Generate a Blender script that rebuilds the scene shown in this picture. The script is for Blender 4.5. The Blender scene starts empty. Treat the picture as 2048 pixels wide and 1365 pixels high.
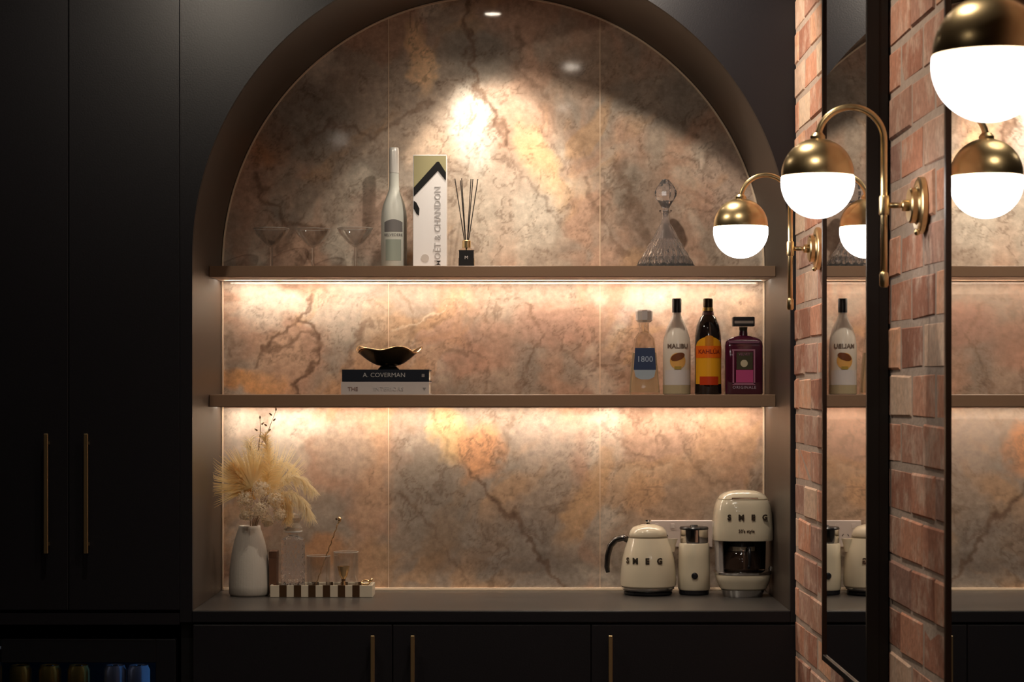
import bpy, bmesh, math, random
import numpy as np
from math import sin, cos, pi, radians, sqrt
from mathutils import Vector, Matrix

C = bpy.context.scene.collection
sc = bpy.context.scene

# ------------------------------------------------------------------ camera, world, exposure
F = 4300.0                      # focal length in pixels of the 2048 px wide frame
cam_d = bpy.data.cameras.new('camera')
cam = bpy.data.objects.new('camera', cam_d); C.objects.link(cam)
cam.location = (0, 0, 1.5); cam.rotation_euler = (pi/2, 0, 0)
cam_d.sensor_width = 36; cam_d.lens = F/2048*36
cam_d.shift_y = (780-682.5)/2048
cam_d.clip_start = 0.05
cam_d.dof.use_dof = True; cam_d.dof.focus_distance = 5.9; cam_d.dof.aperture_fstop = 11
sc.camera = cam
w = bpy.data.worlds.new('world'); sc.world = w; w.use_nodes = True
w.node_tree.nodes['Background'].inputs[0].default_value = (0.5, 0.6, 0.8, 1)
w.node_tree.nodes['Background'].inputs[1].default_value = 0.02
sc.view_settings.view_transform = 'Standard'; sc.view_settings.look = 'None'
sc.view_settings.gamma = 1; sc.view_settings.use_curve_mapping = False
sc.view_settings.exposure = 0.22
sc.cycles.sample_clamp_indirect = 4
sc.cycles.use_denoising = True
sc.cycles.max_bounces = 10; sc.cycles.transmission_bounces = 10

LED_STRENGTH = 42.0             # shelf strips
GLOBE_STRENGTH = 5.6            # opal glass globes
NICHE_SPOT = 30.0               # downlight in the arch soffit (W)
ROOM_SPOT = 40.0                # ceiling downlights (W)

# ------------------------------------------------------------------ helpers
def px(x, y, Y): return Vector(((x-1024)*Y/F, Y, 1.5-(y-780)*Y/F))
def lin(c):
    return tuple(((v/255)/12.92 if v/255 <= .04045 else ((v/255+.055)/1.055)**2.4) for v in c)

def nn(m, t, **kw):
    n = m.node_tree.nodes.new(t)
    for k, v in kw.items():
        if k in n.inputs: n.inputs[k].default_value = v
        else: setattr(n, k, v)
    return n
def mat(name, col, rough=.5, metal=0., emit=None, es=0., trans=0., ior=1.45, spec=.5, bump=None, vary=None, coat=0., alpha=1., aniso=0.):
    """procedural principled material; bump=(scale, strength); vary=(scale, amount) mixes the colour by noise"""
    m = bpy.data.materials.new(name); m.use_nodes = True
    b = m.node_tree.nodes['Principled BSDF']; L = m.node_tree.links
    b.inputs['Base Color'].default_value = (*col, 1); b.inputs['Roughness'].default_value = rough
    b.inputs['Metallic'].default_value = metal; b.inputs['IOR'].default_value = ior
    b.inputs['Transmission Weight'].default_value = trans; b.inputs['Specular IOR Level'].default_value = spec
    b.inputs['Coat Weight'].default_value = coat; b.inputs['Anisotropic'].default_value = aniso
    if emit: b.inputs['Emission Color'].default_value = (*emit, 1); b.inputs['Emission Strength'].default_value = es
    tc = nn(m, 'ShaderNodeTexCoord')
    if vary:
        n = nn(m, 'ShaderNodeTexNoise'); n.inputs['Scale'].default_value = vary[0]; n.inputs['Detail'].default_value = 5
        L.new(tc.outputs['Object'], n.inputs['Vector'])
        mx = nn(m, 'ShaderNodeMix', data_type='RGBA')
        mx.inputs[6].default_value = (*[c*(1-vary[1]) for c in col], 1); mx.inputs[7].default_value = (*[min(1, c*(1+vary[1])) for c in col], 1)
        L.new(n.outputs[0], mx.inputs[0]); L.new(mx.outputs[2], b.inputs['Base Color'])
    if bump:
        n = nn(m, 'ShaderNodeTexNoise'); n.inputs['Scale'].default_value = bump[0]; n.inputs['Detail'].default_value = 4
        L.new(tc.outputs['Object'], n.inputs['Vector'])
        bp = nn(m, 'ShaderNodeBump'); bp.inputs['Strength'].default_value = bump[1]; bp.inputs['Distance'].default_value = .002
        L.new(n.outputs[0], bp.inputs['Height']); L.new(bp.outputs[0], b.inputs['Normal'])
    return m

def NB(): return bmesh.new()
def obj(name, bm, m, parent=None, smooth=False, loc=None, mods=(), share=None):
    if share is None:
        if isinstance(bm, bpy.types.Mesh): me = bm
        else:
            bmesh.ops.recalc_face_normals(bm, faces=bm.faces[:])
            me = bpy.data.meshes.new(name); bm.to_mesh(me); bm.free()
        for mm in (m if isinstance(m, (list, tuple)) else [m]): me.materials.append(mm)
        if smooth:
            me.polygons.foreach_set('use_smooth', [True]*len(me.polygons))
    else: me = share
    o = bpy.data.objects.new(name, me); C.objects.link(o)
    if parent: o.parent = parent
    if loc: o.location = loc
    if smooth and smooth != 'all':
        try: me.set_sharp_from_angle(angle=radians(smooth if smooth is not True else 40))
        except Exception: pass
    return o
def thing(name, label, cat, loc=(0, 0, 0), rotz=0, group=None):
    o = bpy.data.objects.new(name, None); C.objects.link(o); o.empty_display_size = .05
    o.location = loc; o.rotation_euler = (0, 0, rotz); tag(o, label, cat, group); return o
def tag(o, label, cat, group=None):
    o['label'] = label; o['category'] = cat
    if group: o['group'] = group
    return o
def struct(name, bm, m, **k):
    o = obj(name, bm, m, **k); o['kind'] = 'structure'; return o
def dup(root, loc, rotz=0, label=None, group=None):
    r = root.copy(); C.objects.link(r); r.location = loc; r.rotation_euler = (0, 0, rotz)
    if label: r['label'] = label
    if group: r['group'] = group
    for ch in list(root.children):
        c = ch.copy(); C.objects.link(c); c.parent = r
        for g in list(ch.children):
            d = g.copy(); C.objects.link(d); d.parent = c
    return r

def box(bm, x0, x1, y0, y1, z0, z1, bev=0, seg=1):
    vs = [bm.verts.new(p) for p in ((x0,y0,z0),(x1,y0,z0),(x1,y1,z0),(x0,y1,z0),(x0,y0,z1),(x1,y0,z1),(x1,y1,z1),(x0,y1,z1))]
    fs = [bm.faces.new([vs[i] for i in f]) for f in ((0,3,2,1),(4,5,6,7),(0,1,5,4),(1,2,6,5),(2,3,7,6),(3,0,4,7))]
    if bev:
        es = list({e for f in fs for e in f.edges})
        bmesh.ops.bevel(bm, geom=es, offset=bev, segments=seg, affect='EDGES', profile=.5)
    return bm
def bx(*a, **k): return box(NB(), *a, **k)
def lathe(prof, seg=48, mod=None, bm=None):
    """prof: (r, z) list, r=0 closes on the axis; mod(r, ang, z) -> r"""
    bm = bm or NB(); rings = []
    for r, z in prof:
        if r < 1e-6: rings.append([bm.verts.new((0, 0, z))])
        else:
            ring = []
            for i in range(seg):
                a = 2*pi*i/seg; rr = mod(r, a, z) if mod else r
                ring.append(bm.verts.new((rr*cos(a), rr*sin(a), z)))
            rings.append(ring)
    for A, B in zip(rings, rings[1:]):
        if len(A) == 1 and len(B) == 1: continue
        for i in range(seg):
            j = (i+1) % seg
            if len(A) == 1: bm.faces.new((A[0], B[j], B[i]))
            elif len(B) == 1: bm.faces.new((A[i], A[j], B[0]))
            else: bm.faces.new((A[i], A[j], B[j], B[i]))
    return bm
def loft(secs, seg=48, n=4.0, bm=None, cap=True):
    """stack of superellipse rings: (z, hx, hy, cx, cy)"""
    bm = bm or NB(); rings = []
    for s in secs:
        z, hx, hy = s[:3]; cx, cy = (s[3:5] if len(s) > 3 else (0, 0)); e = s[5] if len(s) > 5 else n
        ring = []
        for i in range(seg):
            a = 2*pi*i/seg; c, q = cos(a), sin(a)
            ring.append(bm.verts.new((cx+hx*math.copysign(abs(c)**(2/e), c), cy+hy*math.copysign(abs(q)**(2/e), q), z)))
        rings.append(ring)
    for A, B in zip(rings, rings[1:]):
        for i in range(seg):
            j = (i+1) % seg; bm.faces.new((A[i], A[j], B[j], B[i]))
    if cap: bm.faces.new(list(reversed(rings[0]))); bm.faces.new(rings[-1])
    return bm
def tube(pts, rad, seg=12, bm=None, closed=False):
    bm = bm or NB(); pts = [Vector(p) for p in pts]; n = len(pts)
    rads = rad if isinstance(rad, (list, tuple)) else [rad]*n
    rings = []; up = None
    for i, p in enumerate(pts):
        if closed: t = pts[(i+1) % n]-pts[i-1]
        else: t = pts[min(i+1, n-1)]-pts[max(i-1, 0)]
        t.normalize()
        if up is None: up = t.orthogonal().normalized()
        up = (up-t*up.dot(t)); up = up.normalized() if up.length > 1e-6 else t.orthogonal().normalized()
        s = t.cross(up)
        rings.append([bm.verts.new(p+rads[i]*(cos(2*pi*k/seg)*up+sin(2*pi*k/seg)*s)) for k in range(seg)])
    rr = list(zip(rings, rings[1:])) + ([(rings[-1], rings[0])] if closed else [])
    for A, B in rr:
        for k in range(seg):
            j = (k+1) % seg; bm.faces.new((A[k], A[j], B[j], B[k]))
    if not closed: bm.faces.new(list(reversed(rings[0]))); bm.faces.new(rings[-1])
    return bm
def prism(poly, y0, y1, bm=None):
    """outline in (x, z) extruded from y0 to y1"""
    bm = bm or NB()
    A = [bm.verts.new((x, y0, z)) for x, z in poly]; B = [bm.verts.new((x, y1, z)) for x, z in poly]
    bm.faces.new(A); bm.faces.new(list(reversed(B))); n = len(poly)
    for i in range(n):
        j = (i+1) % n; bm.faces.new((A[i], B[i], B[j], A[j]))
    return bm
def xform(bm, M): bmesh.ops.transform(bm, matrix=M, verts=bm.verts[:]); return bm
def wrapped(poly_fn, nu, nv):
    bm = NB(); g = [[bm.verts.new(poly_fn(i/nu, j/nv)) for j in range(nv+1)] for i in range(nu+1)]
    for i in range(nu):
        for j in range(nv): bm.faces.new((g[i][j], g[i+1][j], g[i+1][j+1], g[i][j+1]))
    return bm
def label_patch(r, z0, z1, half, off=.0006, n=16, topf=None, rfun=None):
    """a curved label on the front (-Y) of a bottle; topf(u) raises the top edge"""
    def f(u, v):
        a = -pi/2+(u*2-1)*half; zt = z1+(topf(u) if topf else 0); z = z0+(zt-z0)*v
        R = (rfun(z) if rfun else r)+off
        return (R*cos(a), R*sin(a), z)
    return wrapped(f, n, 6)
def disc_patch(r, zc, rad, off, rz=None, tilt=0.):
    rz = rz or rad
    def f(u, v):
        a = 2*pi*u; X = rad*v*cos(a); Z = rz*v*sin(a)
        X, Z = X*cos(tilt)-Z*sin(tilt), X*sin(tilt)+Z*cos(tilt)
        t = -pi/2+X/r; return ((r+off)*cos(t), (r+off)*sin(t), zc+Z)
    bm = wrapped(f, 24, 4); bmesh.ops.remove_doubles(bm, verts=bm.verts[:], dist=1e-6); return bm
def text_mesh(s, size, depth=.0004, spacing=1., bold=0.):
    cu = bpy.data.curves.new('text', 'FONT'); cu.body = s; cu.size = size; cu.extrude = depth; cu.offset = bold
    cu.align_x = 'CENTER'; cu.align_y = 'CENTER'; cu.space_character = spacing; cu.resolution_u = 2
    o = bpy.data.objects.new('text', cu); C.objects.link(o); bpy.context.view_layer.update()
    me = bpy.data.meshes.new_from_object(o.evaluated_get(bpy.context.evaluated_depsgraph_get()))
    bpy.data.objects.remove(o); bpy.data.curves.remove(cu); return me
def lettering(name, s, size, m, parent, loc, rot=(pi/2, 0, 0), wrap=None, **k):
    me = text_mesh(s, size, **k)
    R = Matrix.Translation(loc) @ (Matrix.Rotation(rot[2], 4, 'Z') @ Matrix.Rotation(rot[1], 4, 'Y') @ Matrix.Rotation(rot[0], 4, 'X'))
    me.transform(R)
    if wrap:                                     # bend round the bottle's front; wrap = radius
        for v in me.vertices:
            a = -pi/2+v.co.x/wrap; d = wrap+(-loc[1]-wrap)+(-(v.co.y-loc[1]))
            v.co.x, v.co.y = d*cos(a), d*sin(a)
    me.name = name
    return obj(name, me, m, parent)

# ------------------------------------------------------------------ materials
M = {}
M['black_laminate'] = mat('black_laminate', (.0095, .0088, .0120), .42, bump=(220, .12))
M['black_carcass'] = mat('black_carcass', (.006, .006, .007), .5)
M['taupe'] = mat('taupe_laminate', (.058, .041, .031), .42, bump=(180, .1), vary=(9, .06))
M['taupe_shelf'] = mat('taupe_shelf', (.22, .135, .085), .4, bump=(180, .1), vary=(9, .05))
M['lit_under'] = mat('lit_underside', (.80, .66, .56), .4)  # pale colour paints the strip's light onto shelf underside and lip
M['trim'] = mat('bronze_trim', (.88, .70, .52), .35)
M['counter'] = mat('dark_stone_worktop', (.062, .056, .052), .32, vary=(60, .25), bump=(300, .1))
M['brass'] = mat('brushed_brass', (.74, .56, .30), .30, metal=1, aniso=.3)
M['brass_dull'] = mat('dull_brass', (.52, .38, .20), .42, metal=1)
M['opal'] = mat('opal_glass', (.9, .9, .9), .3, emit=(1, .955, .91), es=GLOBE_STRENGTH)
M['led'] = mat('led_diffuser', (.9, .8, .7), .5, emit=(1, .835, .67), es=LED_STRENGTH)
M['lamp_disc'] = mat('lamp_disc', (.9, .9, .9), .5, emit=(1, .86, .70), es=45)
M['white_metal'] = mat('white_metal', (.6, .58, .55), .4)
M['black_metal'] = mat('black_metal', (.012, .010, .009), .4, metal=.3)
M['brown_metal'] = mat('brown_metal', (.05, .022, .012), .4, metal=.5)
M['mirror'] = mat('mirror_silver', (.93, .93, .92), .012, metal=1)
M['cream_enamel'] = mat('cream_enamel', (.66, .58, .44), .16, coat=.6)
M['chrome'] = mat('chrome', (.72, .70, .68), .1, metal=1)
M['dark_plastic'] = mat('dark_plastic', (.012, .012, .015), .25)
M['glass'] = mat('clear_glass', (1, 1, 1), .02, trans=1, ior=1.45)
def thin_glass():
    m = bpy.data.materials.new('thin_glass'); m.use_nodes = True; L = m.node_tree.links; m.node_tree.nodes.remove(m.node_tree.nodes['Principled BSDF'])
    out = [n for n in m.node_tree.nodes if n.type == 'OUTPUT_MATERIAL'][0]
    tr = nn(m, 'ShaderNodeBsdfTransparent'); tr.inputs[0].default_value = (.96, .965, .97, 1)
    gl = nn(m, 'ShaderNodeBsdfGlossy'); gl.inputs['Roughness'].default_value = .06; gl.inputs[0].default_value = (1, 1, 1, 1)
    lw = nn(m, 'ShaderNodeLayerWeight'); lw.inputs[0].default_value = .42
    mr = nn(m, 'ShaderNodeMapRange'); mr.inputs[3].default_value = .04; mr.inputs[4].default_value = .55; L.new(lw.outputs['Facing'], mr.inputs[0])
    mx = nn(m, 'ShaderNodeMixShader'); L.new(mr.outputs[0], mx.inputs[0]); L.new(tr.outputs[0], mx.inputs[1]); L.new(gl.outputs[0], mx.inputs[2]); L.new(mx.outputs[0], out.inputs[0]); return m
M['thin'] = thin_glass(); M['rimlight'] = mat('rim_highlight', (.75, .72, .68), .15, trans=.4)  # rim colour kept pale to paint a highlight line on the glasses
M['crystal'] = mat('cut_crystal', (.97, .97, 1), .02, trans=.95, ior=1.5)
M['frost'] = mat('frosted_glass', (.84, .86, .80), .4, trans=.18, ior=1.4, bump=(300, .1))
M['white_paper'] = mat('white_card', (.80, .78, .79), .45)
M['khaki'] = mat('khaki_print', (.34, .31, .17), .5)
M['black_ink'] = mat('black_ink', (.008, .008, .009), .4)
M['grey_ink'] = mat('grey_ink', (.20, .19, .19), .5)
M['pale_grey'] = mat('pale_grey_print', (.45, .43, .43), .5)
M['silver'] = mat('silver_foil', (.85, .83, .80), .3, metal=.2)

# ------------------------------------------------------------------ room shell
WALLX = .7655                     # face of the brick wall
YF, YB = 5.823, 6.408            # cabinet fronts, stone face
CEIL = 2.8
floor_m = mat('dark_timber_floor', (.05, .035, .025), .35, vary=(4, .3))
paint_d = mat('charcoal_paint', (.05, .048, .05), .6, bump=(80, .1))
paint_c = mat('ceiling_paint', (.20, .19, .18), .7, bump=(80, .1))
struct('floor', bx(-2.6, 1.02, -1.2, 6.5, -.05, 0), floor_m)
struct('ceiling', bx(-2.6, 1.02, -1.2, 6.5, CEIL, CEIL+.05), paint_c)
struct('wall_left', bx(-2.65, -2.6, -1.2, 6.5, 0, CEIL), paint_d)
struct('wall_front', bx(-2.6, 1.02, -1.25, -1.2, 0, CEIL), paint_d)
wall_back = struct('wall_back', bx(-2.6, 1.02, 6.435, 6.5, 0, CEIL), paint_d)
struct('trim_1', bx(-2.6, -1.505, YF, 6.434, 0, CEIL), M['black_laminate'])

# ---- brick wall: mortar bed + bricks
mortar = mat('lime_mortar', (.50, .38, .31), .9, bump=(90, .9), vary=(30, .25))
wall_right = struct('wall_right', bx(WALLX+.0025, 1.02, -1.2, 5.815, 0, CEIL), mortar)
struct('wall_right_return', bx(.902, 1.02, 5.823, 6.434, 0, CEIL), paint_d)
bm_ = bpy.data.materials.new('clay_brick'); bm_.use_nodes = True
def brick_material(m):
    L = m.node_tree.links; b = m.node_tree.nodes['Principled BSDF']; b.inputs['Roughness'].default_value = .85
    b.inputs['Specular IOR Level'].default_value = .25
    oi = nn(m, 'ShaderNodeObjectInfo'); tc = nn(m, 'ShaderNodeTexCoord'); geo = nn(m, 'ShaderNodeNewGeometry')
    cr = nn(m, 'ShaderNodeValToRGB'); e = cr.color_ramp.elements
    cols = [(0, (.24, .085, .045)), (.22, (.36, .13, .065)), (.42, (.47, .19, .095)), (.58, (.25, .12, .085)), (.72, (.55, .25, .12)), (.86, (.33, .15, .10)), (1, (.56, .38, .25))]
    while len(e) < len(cols): e.new(.5)
    for k, (p, c) in zip(e, cols): k.position = p; k.color = (*c, 1)
    L.new(oi.outputs['Random'], cr.inputs[0])
    n1 = nn(m, 'ShaderNodeTexNoise'); n1.inputs['Scale'].default_value = 14; n1.inputs['Detail'].default_value = 6; n1.inputs['Roughness'].default_value = .65
    L.new(geo.outputs['Position'], n1.inputs['Vector'])
    r1 = nn(m, 'ShaderNodeValToRGB'); r1.color_ramp.elements[0].position = .48; r1.color_ramp.elements[1].position = .72
    L.new(n1.outputs[0], r1.inputs[0])
    mx = nn(m, 'ShaderNodeMix', data_type='RGBA'); mx.inputs[7].default_value = (.55, .40, .30, 1)   # lime bloom
    fac = nn(m, 'ShaderNodeMath', operation='MULTIPLY'); fac.inputs[1].default_value = .75
    L.new(r1.outputs[0], fac.inputs[0]); L.new(fac.outputs[0], mx.inputs[0]); L.new(cr.outputs[0], mx.inputs[6])
    n2 = nn(m, 'ShaderNodeTexNoise'); n2.inputs['Scale'].default_value = 60; n2.inputs['Detail'].default_value = 5
    L.new(geo.outputs['Position'], n2.inputs['Vector'])
    m2 = nn(m, 'ShaderNodeMix', data_type='RGBA', blend_type='MULTIPLY'); m2.inputs[0].default_value = .55
    L.new(mx.outputs[2], m2.inputs[6]); L.new(n2.outputs[0], m2.inputs[7])
    hs = nn(m, 'ShaderNodeHueSaturation'); hs.inputs['Value'].default_value = 2.0; hs.inputs['Saturation'].default_value = .86; L.new(m2.outputs[2], hs.inputs['Color'])
    L.new(hs.outputs[0], b.inputs['Base Color'])
    bp = nn(m, 'ShaderNodeBump'); bp.inputs['Strength'].default_value = .6; bp.inputs['Distance'].default_value = .003
    L.new(n2.outputs[0], bp.inputs['Height']); L.new(bp.outputs[0], b.inputs['Normal'])
brick_material(bm_)
PH, PL = .0932, .232             # course height, brick pitch
def brick_bm(y0, y1, z0, z1, rng, bm=None):
    bm = bm or NB(); j = lambda a: rng.uniform(-a, a)
    x = WALLX+j(.0022); n0 = len(bm.verts)
    vs = []
    for (yy, zz) in ((y0, z0), (y1, z0), (y1, z1), (y0, z1)):
        vs.append((yy+j(.0025), zz+j(.0022)))
    o_ = [bm.verts.new((WALLX+.045, a, b)) for a, b in vs]
    m_ = [bm.verts.new((x+.004, a, b)) for a, b in vs]
    cy, cz = (y0+y1)/2, (z0+z1)/2
    f_ = [bm.verts.new((x+j(.0008), a+math.copysign(.0045, cy-a), b+math.copysign(.0045, cz-b))) for a, b in vs]
    for A, B in ((o_, m_), (m_, f_)):
        for i in range(4): k = (i+1) % 4; bm.faces.new((A[i], A[k], B[k], B[i]))
    bm.faces.new(f_); return bm
rng = random.Random(7)
rest = NB()
nrow = int(CEIL/PH)+2
for r in range(-1, nrow):
    z1 = 1.529+PH*(r-15); z0 = z1-PH+.011
    z1c, z0c = min(z1, CEIL-.002), max(z0, .002)
    if z1c-z0c < .01: continue
    off = 0 if (15-r) % 2 else PL/2           # joints at Y=4.242 in the odd rows
    base = 4.242+off
    k0 = int((-1.2-base)/PL)-1
    for k in range(k0, 9):
        y0, y1 = base+k*PL+.0055, base+(k+1)*PL-.0055
        y0, y1 = max(y0, -1.19), min(y1, 5.818)
        if y1-y0 < .03: continue
        if y1 > 3.1 and .66 < (z0c+z1c)/2 < 2.56:
            obj('brick', brick_bm(y0, y1, z0c, z1c, rng), bm_, wall_right)
        else: brick_bm(y0, y1, z0c, z1c, rng, rest)
ro = obj('brick_courses', rest, bm_, wall_right); ro['kind'] = 'stuff'

# ------------------------------------------------------------------ stone splashback (three slabs)
def vnoise(x, y, seed):
    r = np.random.RandomState(seed); T = r.rand(256, 256)
    xi = np.floor(x).astype(int); yi = np.floor(y).astype(int); fx = x-xi; fy = y-yi
    fx = fx*fx*(3-2*fx); fy = fy*fy*(3-2*fy); a = lambda i, j: T[i % 256, j % 256]
    return (a(xi, yi)*(1-fx)+a(xi+1, yi)*fx)*(1-fy)+(a(xi, yi+1)*(1-fx)+a(xi+1, yi+1)*fx)*fy
def fbm(x, y, seed, oc=5, g=.5):
    s = 0; a = 1; t = 0
    for o in range(oc): s = s+a*vnoise(x*2**o+o*17.3, y*2**o+o*9.1, seed+o); t += a; a *= g
    return s/t
def sstep(a, b, v): t = np.clip((v-a)/(b-a), 0, 1); return t*t*(3-2*t)
def seg_dist(u, v, pts):
    d = np.full(u.shape, 1e9)
    for (x0, y0), (x1, y1) in zip(pts, pts[1:]):
        dx, dy = x1-x0, y1-y0; t = np.clip(((u-x0)*dx+(v-y0)*dy)/(dx*dx+dy*dy), 0, 1)
        d = np.minimum(d, np.hypot(u-x0-t*dx, v-y0-t*dy))
    return d
def mixc(c, col, f):
    return c*(1-f[..., None])+np.array(col)*f[..., None]
SB = F/YB
def stone_colour(X, Z):
    u = 1024+X*SB; v = 780-(Z-1.5)*SB
    wu = (fbm(u/90, v/90, 11)-.5)*90; wv = (fbm(u/90+7, v/90+3, 23)-.5)*90
    fu = (fbm(u/22, v/22, 31, 4)-.5)*26; fv = (fbm(u/22+5, v/22+8, 37, 4)-.5)*26
    U, V = u+wu, v+wv
    c = np.ones(u.shape+(3,))*np.array((.40, .295, .215))
    n = fbm(U/170, V/170, 5); c = mixc(c, (.30, .245, .195), sstep(.50, .64, n)*.8)          # grey tan clouds
    n = fbm(U/150+9, V/210, 41); c = mixc(c, (.52, .27, .155), sstep(.5, .66, n)*.75)         # peach clouds
    n = fbm(U/120+3, V/120+6, 53); c = mixc(c, (.60, .50, .39), sstep(.55, .72, n)*.8)         # pale cream clouds
    n = fbm((U+V)/120, (U-V)/300, 61); c = mixc(c, (.58, .31, .12), sstep(.60, .72, n)*.6)
    # amber and pale lenses at set places on the slab: (u, v, ru, rv, tilt deg, colour, amount)
    AM, PA, GR, PK = (.80, .36, .07), (.70, .62, .52), (.24, .205, .165), (.50, .24, .15)
    for bu, bv, ru, rv, tl, col, k in (
            (900, 872, 36, 62, -25, (.78, .47, .15), .85), (962, 905, 52, 62, 10, (.72, .30, .09), .9), (540, 282, 46, 52, 20, (.55, .22, .06), .85),
            (510, 765, 75, 26, 10, AM, .9), (838, 120, 26, 78, -14, (.85, .50, .22), .9), (1082, 330, 34, 92, -28, (.85, .48, .18), .85),
            (1165, 1010, 30, 105, 28, (.62, .34, .13), .8), (648, 1095, 44, 38, 0, (.60, .26, .07), .8), (1292, 985, 38, 42, 0, (.75, .38, .13), .8),
            (742, 950, 42, 150, 4, (.58, .32, .16), .7), (745, 1130, 60, 50, 0, (.62, .34, .14), .7), (880, 1080, 36, 70, 12, (.44, .23, .09), .7),
            (945, 265, 50, 90, -12, PA, .95), (860, 300, 60, 50, 0, (.66, .44, .28), .6), (1010, 420, 120, 110, 0, (.58, .49, .38), .6),
            (600, 230, 120, 90, 20, GR, .75), (960, 110, 90, 70, 0, GR, .8), (870, 1010, 90, 120, -20, GR, .55), (1030, 1090, 120, 80, 0, (.27, .21, .17), .7),
            (1330, 1010, 90, 80, 0, (.50, .28, .14), .55), (760, 450, 70, 80, 20, PK, .55), (1180, 140, 90, 60, 0, (.38, .24, .15), .7),
            (1300, 420, 60, 110, -20, GR, .5), (1450, 380, 60, 90, 0, PK, .45), (1110, 650, 90, 50, 0, PK, .7), (950, 700, 110, 60, 0, PK, .45),
            (700, 640, 80, 60, 0, (.50, .40, .30), .6), (560, 720, 60, 60, 0, (.56, .34, .2), .6), (690, 900, 60, 60, 0, (.45, .36, .27), .5),
            (1440, 900, 70, 110, 20, (.50, .27, .13), .7), (1100, 880, 80, 60, 0, (.50, .38, .30), .5), (1490, 640, 40, 60, 0, (.62, .36, .2), .6)):
        t = radians(tl); du, dv = u+fu*1.2+wu*.25-bu, v+fv*1.2+wv*.25-bv
        p, q = du*cos(t)+dv*sin(t), -du*sin(t)+dv*cos(t)
        d = (p/ru)**2+(q/rv)**2
        c = mixc(c, col, (1-sstep(.15, 1.45, d))*k)
    # crackled fine veining
    for s, seed, amt in ((70, 71, .50), (38, 83, .42), (130, 97, .45)):
        r_ = np.abs(fbm((U+fu)/s, (V+fv)/s, seed, 5, .6)-.5)
        gate = sstep(.42, .62, fbm(u/140+seed, v/140, seed+3))
        c = mixc(c, (.15, .085, .048), (1-sstep(.003, .026, r_))*amt*gate)
    veins = (([(626, 596), (598, 640), (560, 668), (528, 690), (505, 730)], 5, .8), ([(598, 640), (636, 668), (640, 715), (608, 752), (585, 790)], 5, .9),
             ([(528, 690), (560, 700), (600, 672), (636, 668)], 5, .6), ([(745, 640), (706, 684), (690, 740)], 5, .5),
             ([(940, 935), (985, 1000), (1020, 1030), (1062, 1085), (1100, 1130), (1122, 1170)], 6, .75), ([(985, 990), (1045, 1050), (1090, 1080)], 5, .5),
             ([(925, -20), (940, 90), (955, 170), (1000, 240), (1008, 290)], 6, .8), ([(1008, 290), (1080, 390), (1135, 480)], 3, .4),
             ([(500, 345), (530, 395), (572, 440), (640, 470)], 7, .7), ([(600, 285), (660, 250), (750, 268), (800, 240), (860, 205)], 6, .6),
             ([(1235, 330), (1262, 400), (1285, 440), (1300, 500)], 9, .55), ([(1040, 60), (1035, 130), (1090, 190)], 5, .4),
             ([(1060, 610), (1075, 680), (1040, 785)], 4, .5), ([(800, 590), (830, 650), (820, 700)], 4, .45), ([(790, 660), (850, 640), (900, 610)], 3, -.5),
             ([(870, 830), (895, 900), (935, 940), (990, 935), (1012, 880), (1018, 830)], 5, .35), ([(1200, 850), (1260, 900), (1330, 930)], 4, .4),
             ([(790, 990), (850, 1040), (900, 1100), (930, 1165)], 4, .4), ([(1370, 900), (1420, 960), (1470, 970)], 5, .4), ([(1170, 360), (1200, 440), (1250, 520)], 5, .5))
    for pts, wd, k in veins:
        d = seg_dist(u+fu*1.6, v+fv*1.6, pts); f = 1-sstep(wd*.25, wd*1.5, d)
        f = f*(.55+.9*fbm(u/14, v/14, 101, 3)); c = mixc(c, (.17, .09, .05) if k > 0 else (.80, .62, .42), np.clip(f, 0, 1)*abs(k))
    g = fbm(u/9, v/9, 111, 4); c = c*(.92+.40*g)[..., None]; lum = c.mean(-1, keepdims=True); c = lum+(c-lum)*.70; c = c*1.10
    return np.clip(c, .01, .95)
sm = bpy.data.materials.new('polished_onyx'); sm.use_nodes = True
def stone_material(m):
    L = m.node_tree.links; b = m.node_tree.nodes['Principled BSDF']
    at = nn(m, 'ShaderNodeVertexColor', layer_name='onyx'); geo = nn(m, 'ShaderNodeNewGeometry')
    n = nn(m, 'ShaderNodeTexNoise'); n.inputs['Scale'].default_value = 55; n.inputs['Detail'].default_value = 8; n.inputs['Roughness'].default_value = .7
    L.new(geo.outputs['Position'], n.inputs['Vector'])
    r = nn(m, 'ShaderNodeMapRange'); r.inputs[1].default_value = .3; r.inputs[2].default_value = .7; r.inputs[3].default_value = .75; r.inputs[4].default_value = 1.15
    L.new(n.outputs[0], r.inputs[0])
    mx = nn(m, 'ShaderNodeMix', data_type='RGBA', blend_type='MULTIPLY'); mx.inputs[0].default_value = 1
    L.new(at.outputs['Color'], mx.inputs[6]); L.new(r.outputs[0], mx.inputs[7]); L.new(mx.outputs[2], b.inputs['Base Color'])
    b.inputs['Roughness'].default_value = .06; b.inputs['Specular IOR Level'].default_value = .35
stone_material(sm)
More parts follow.
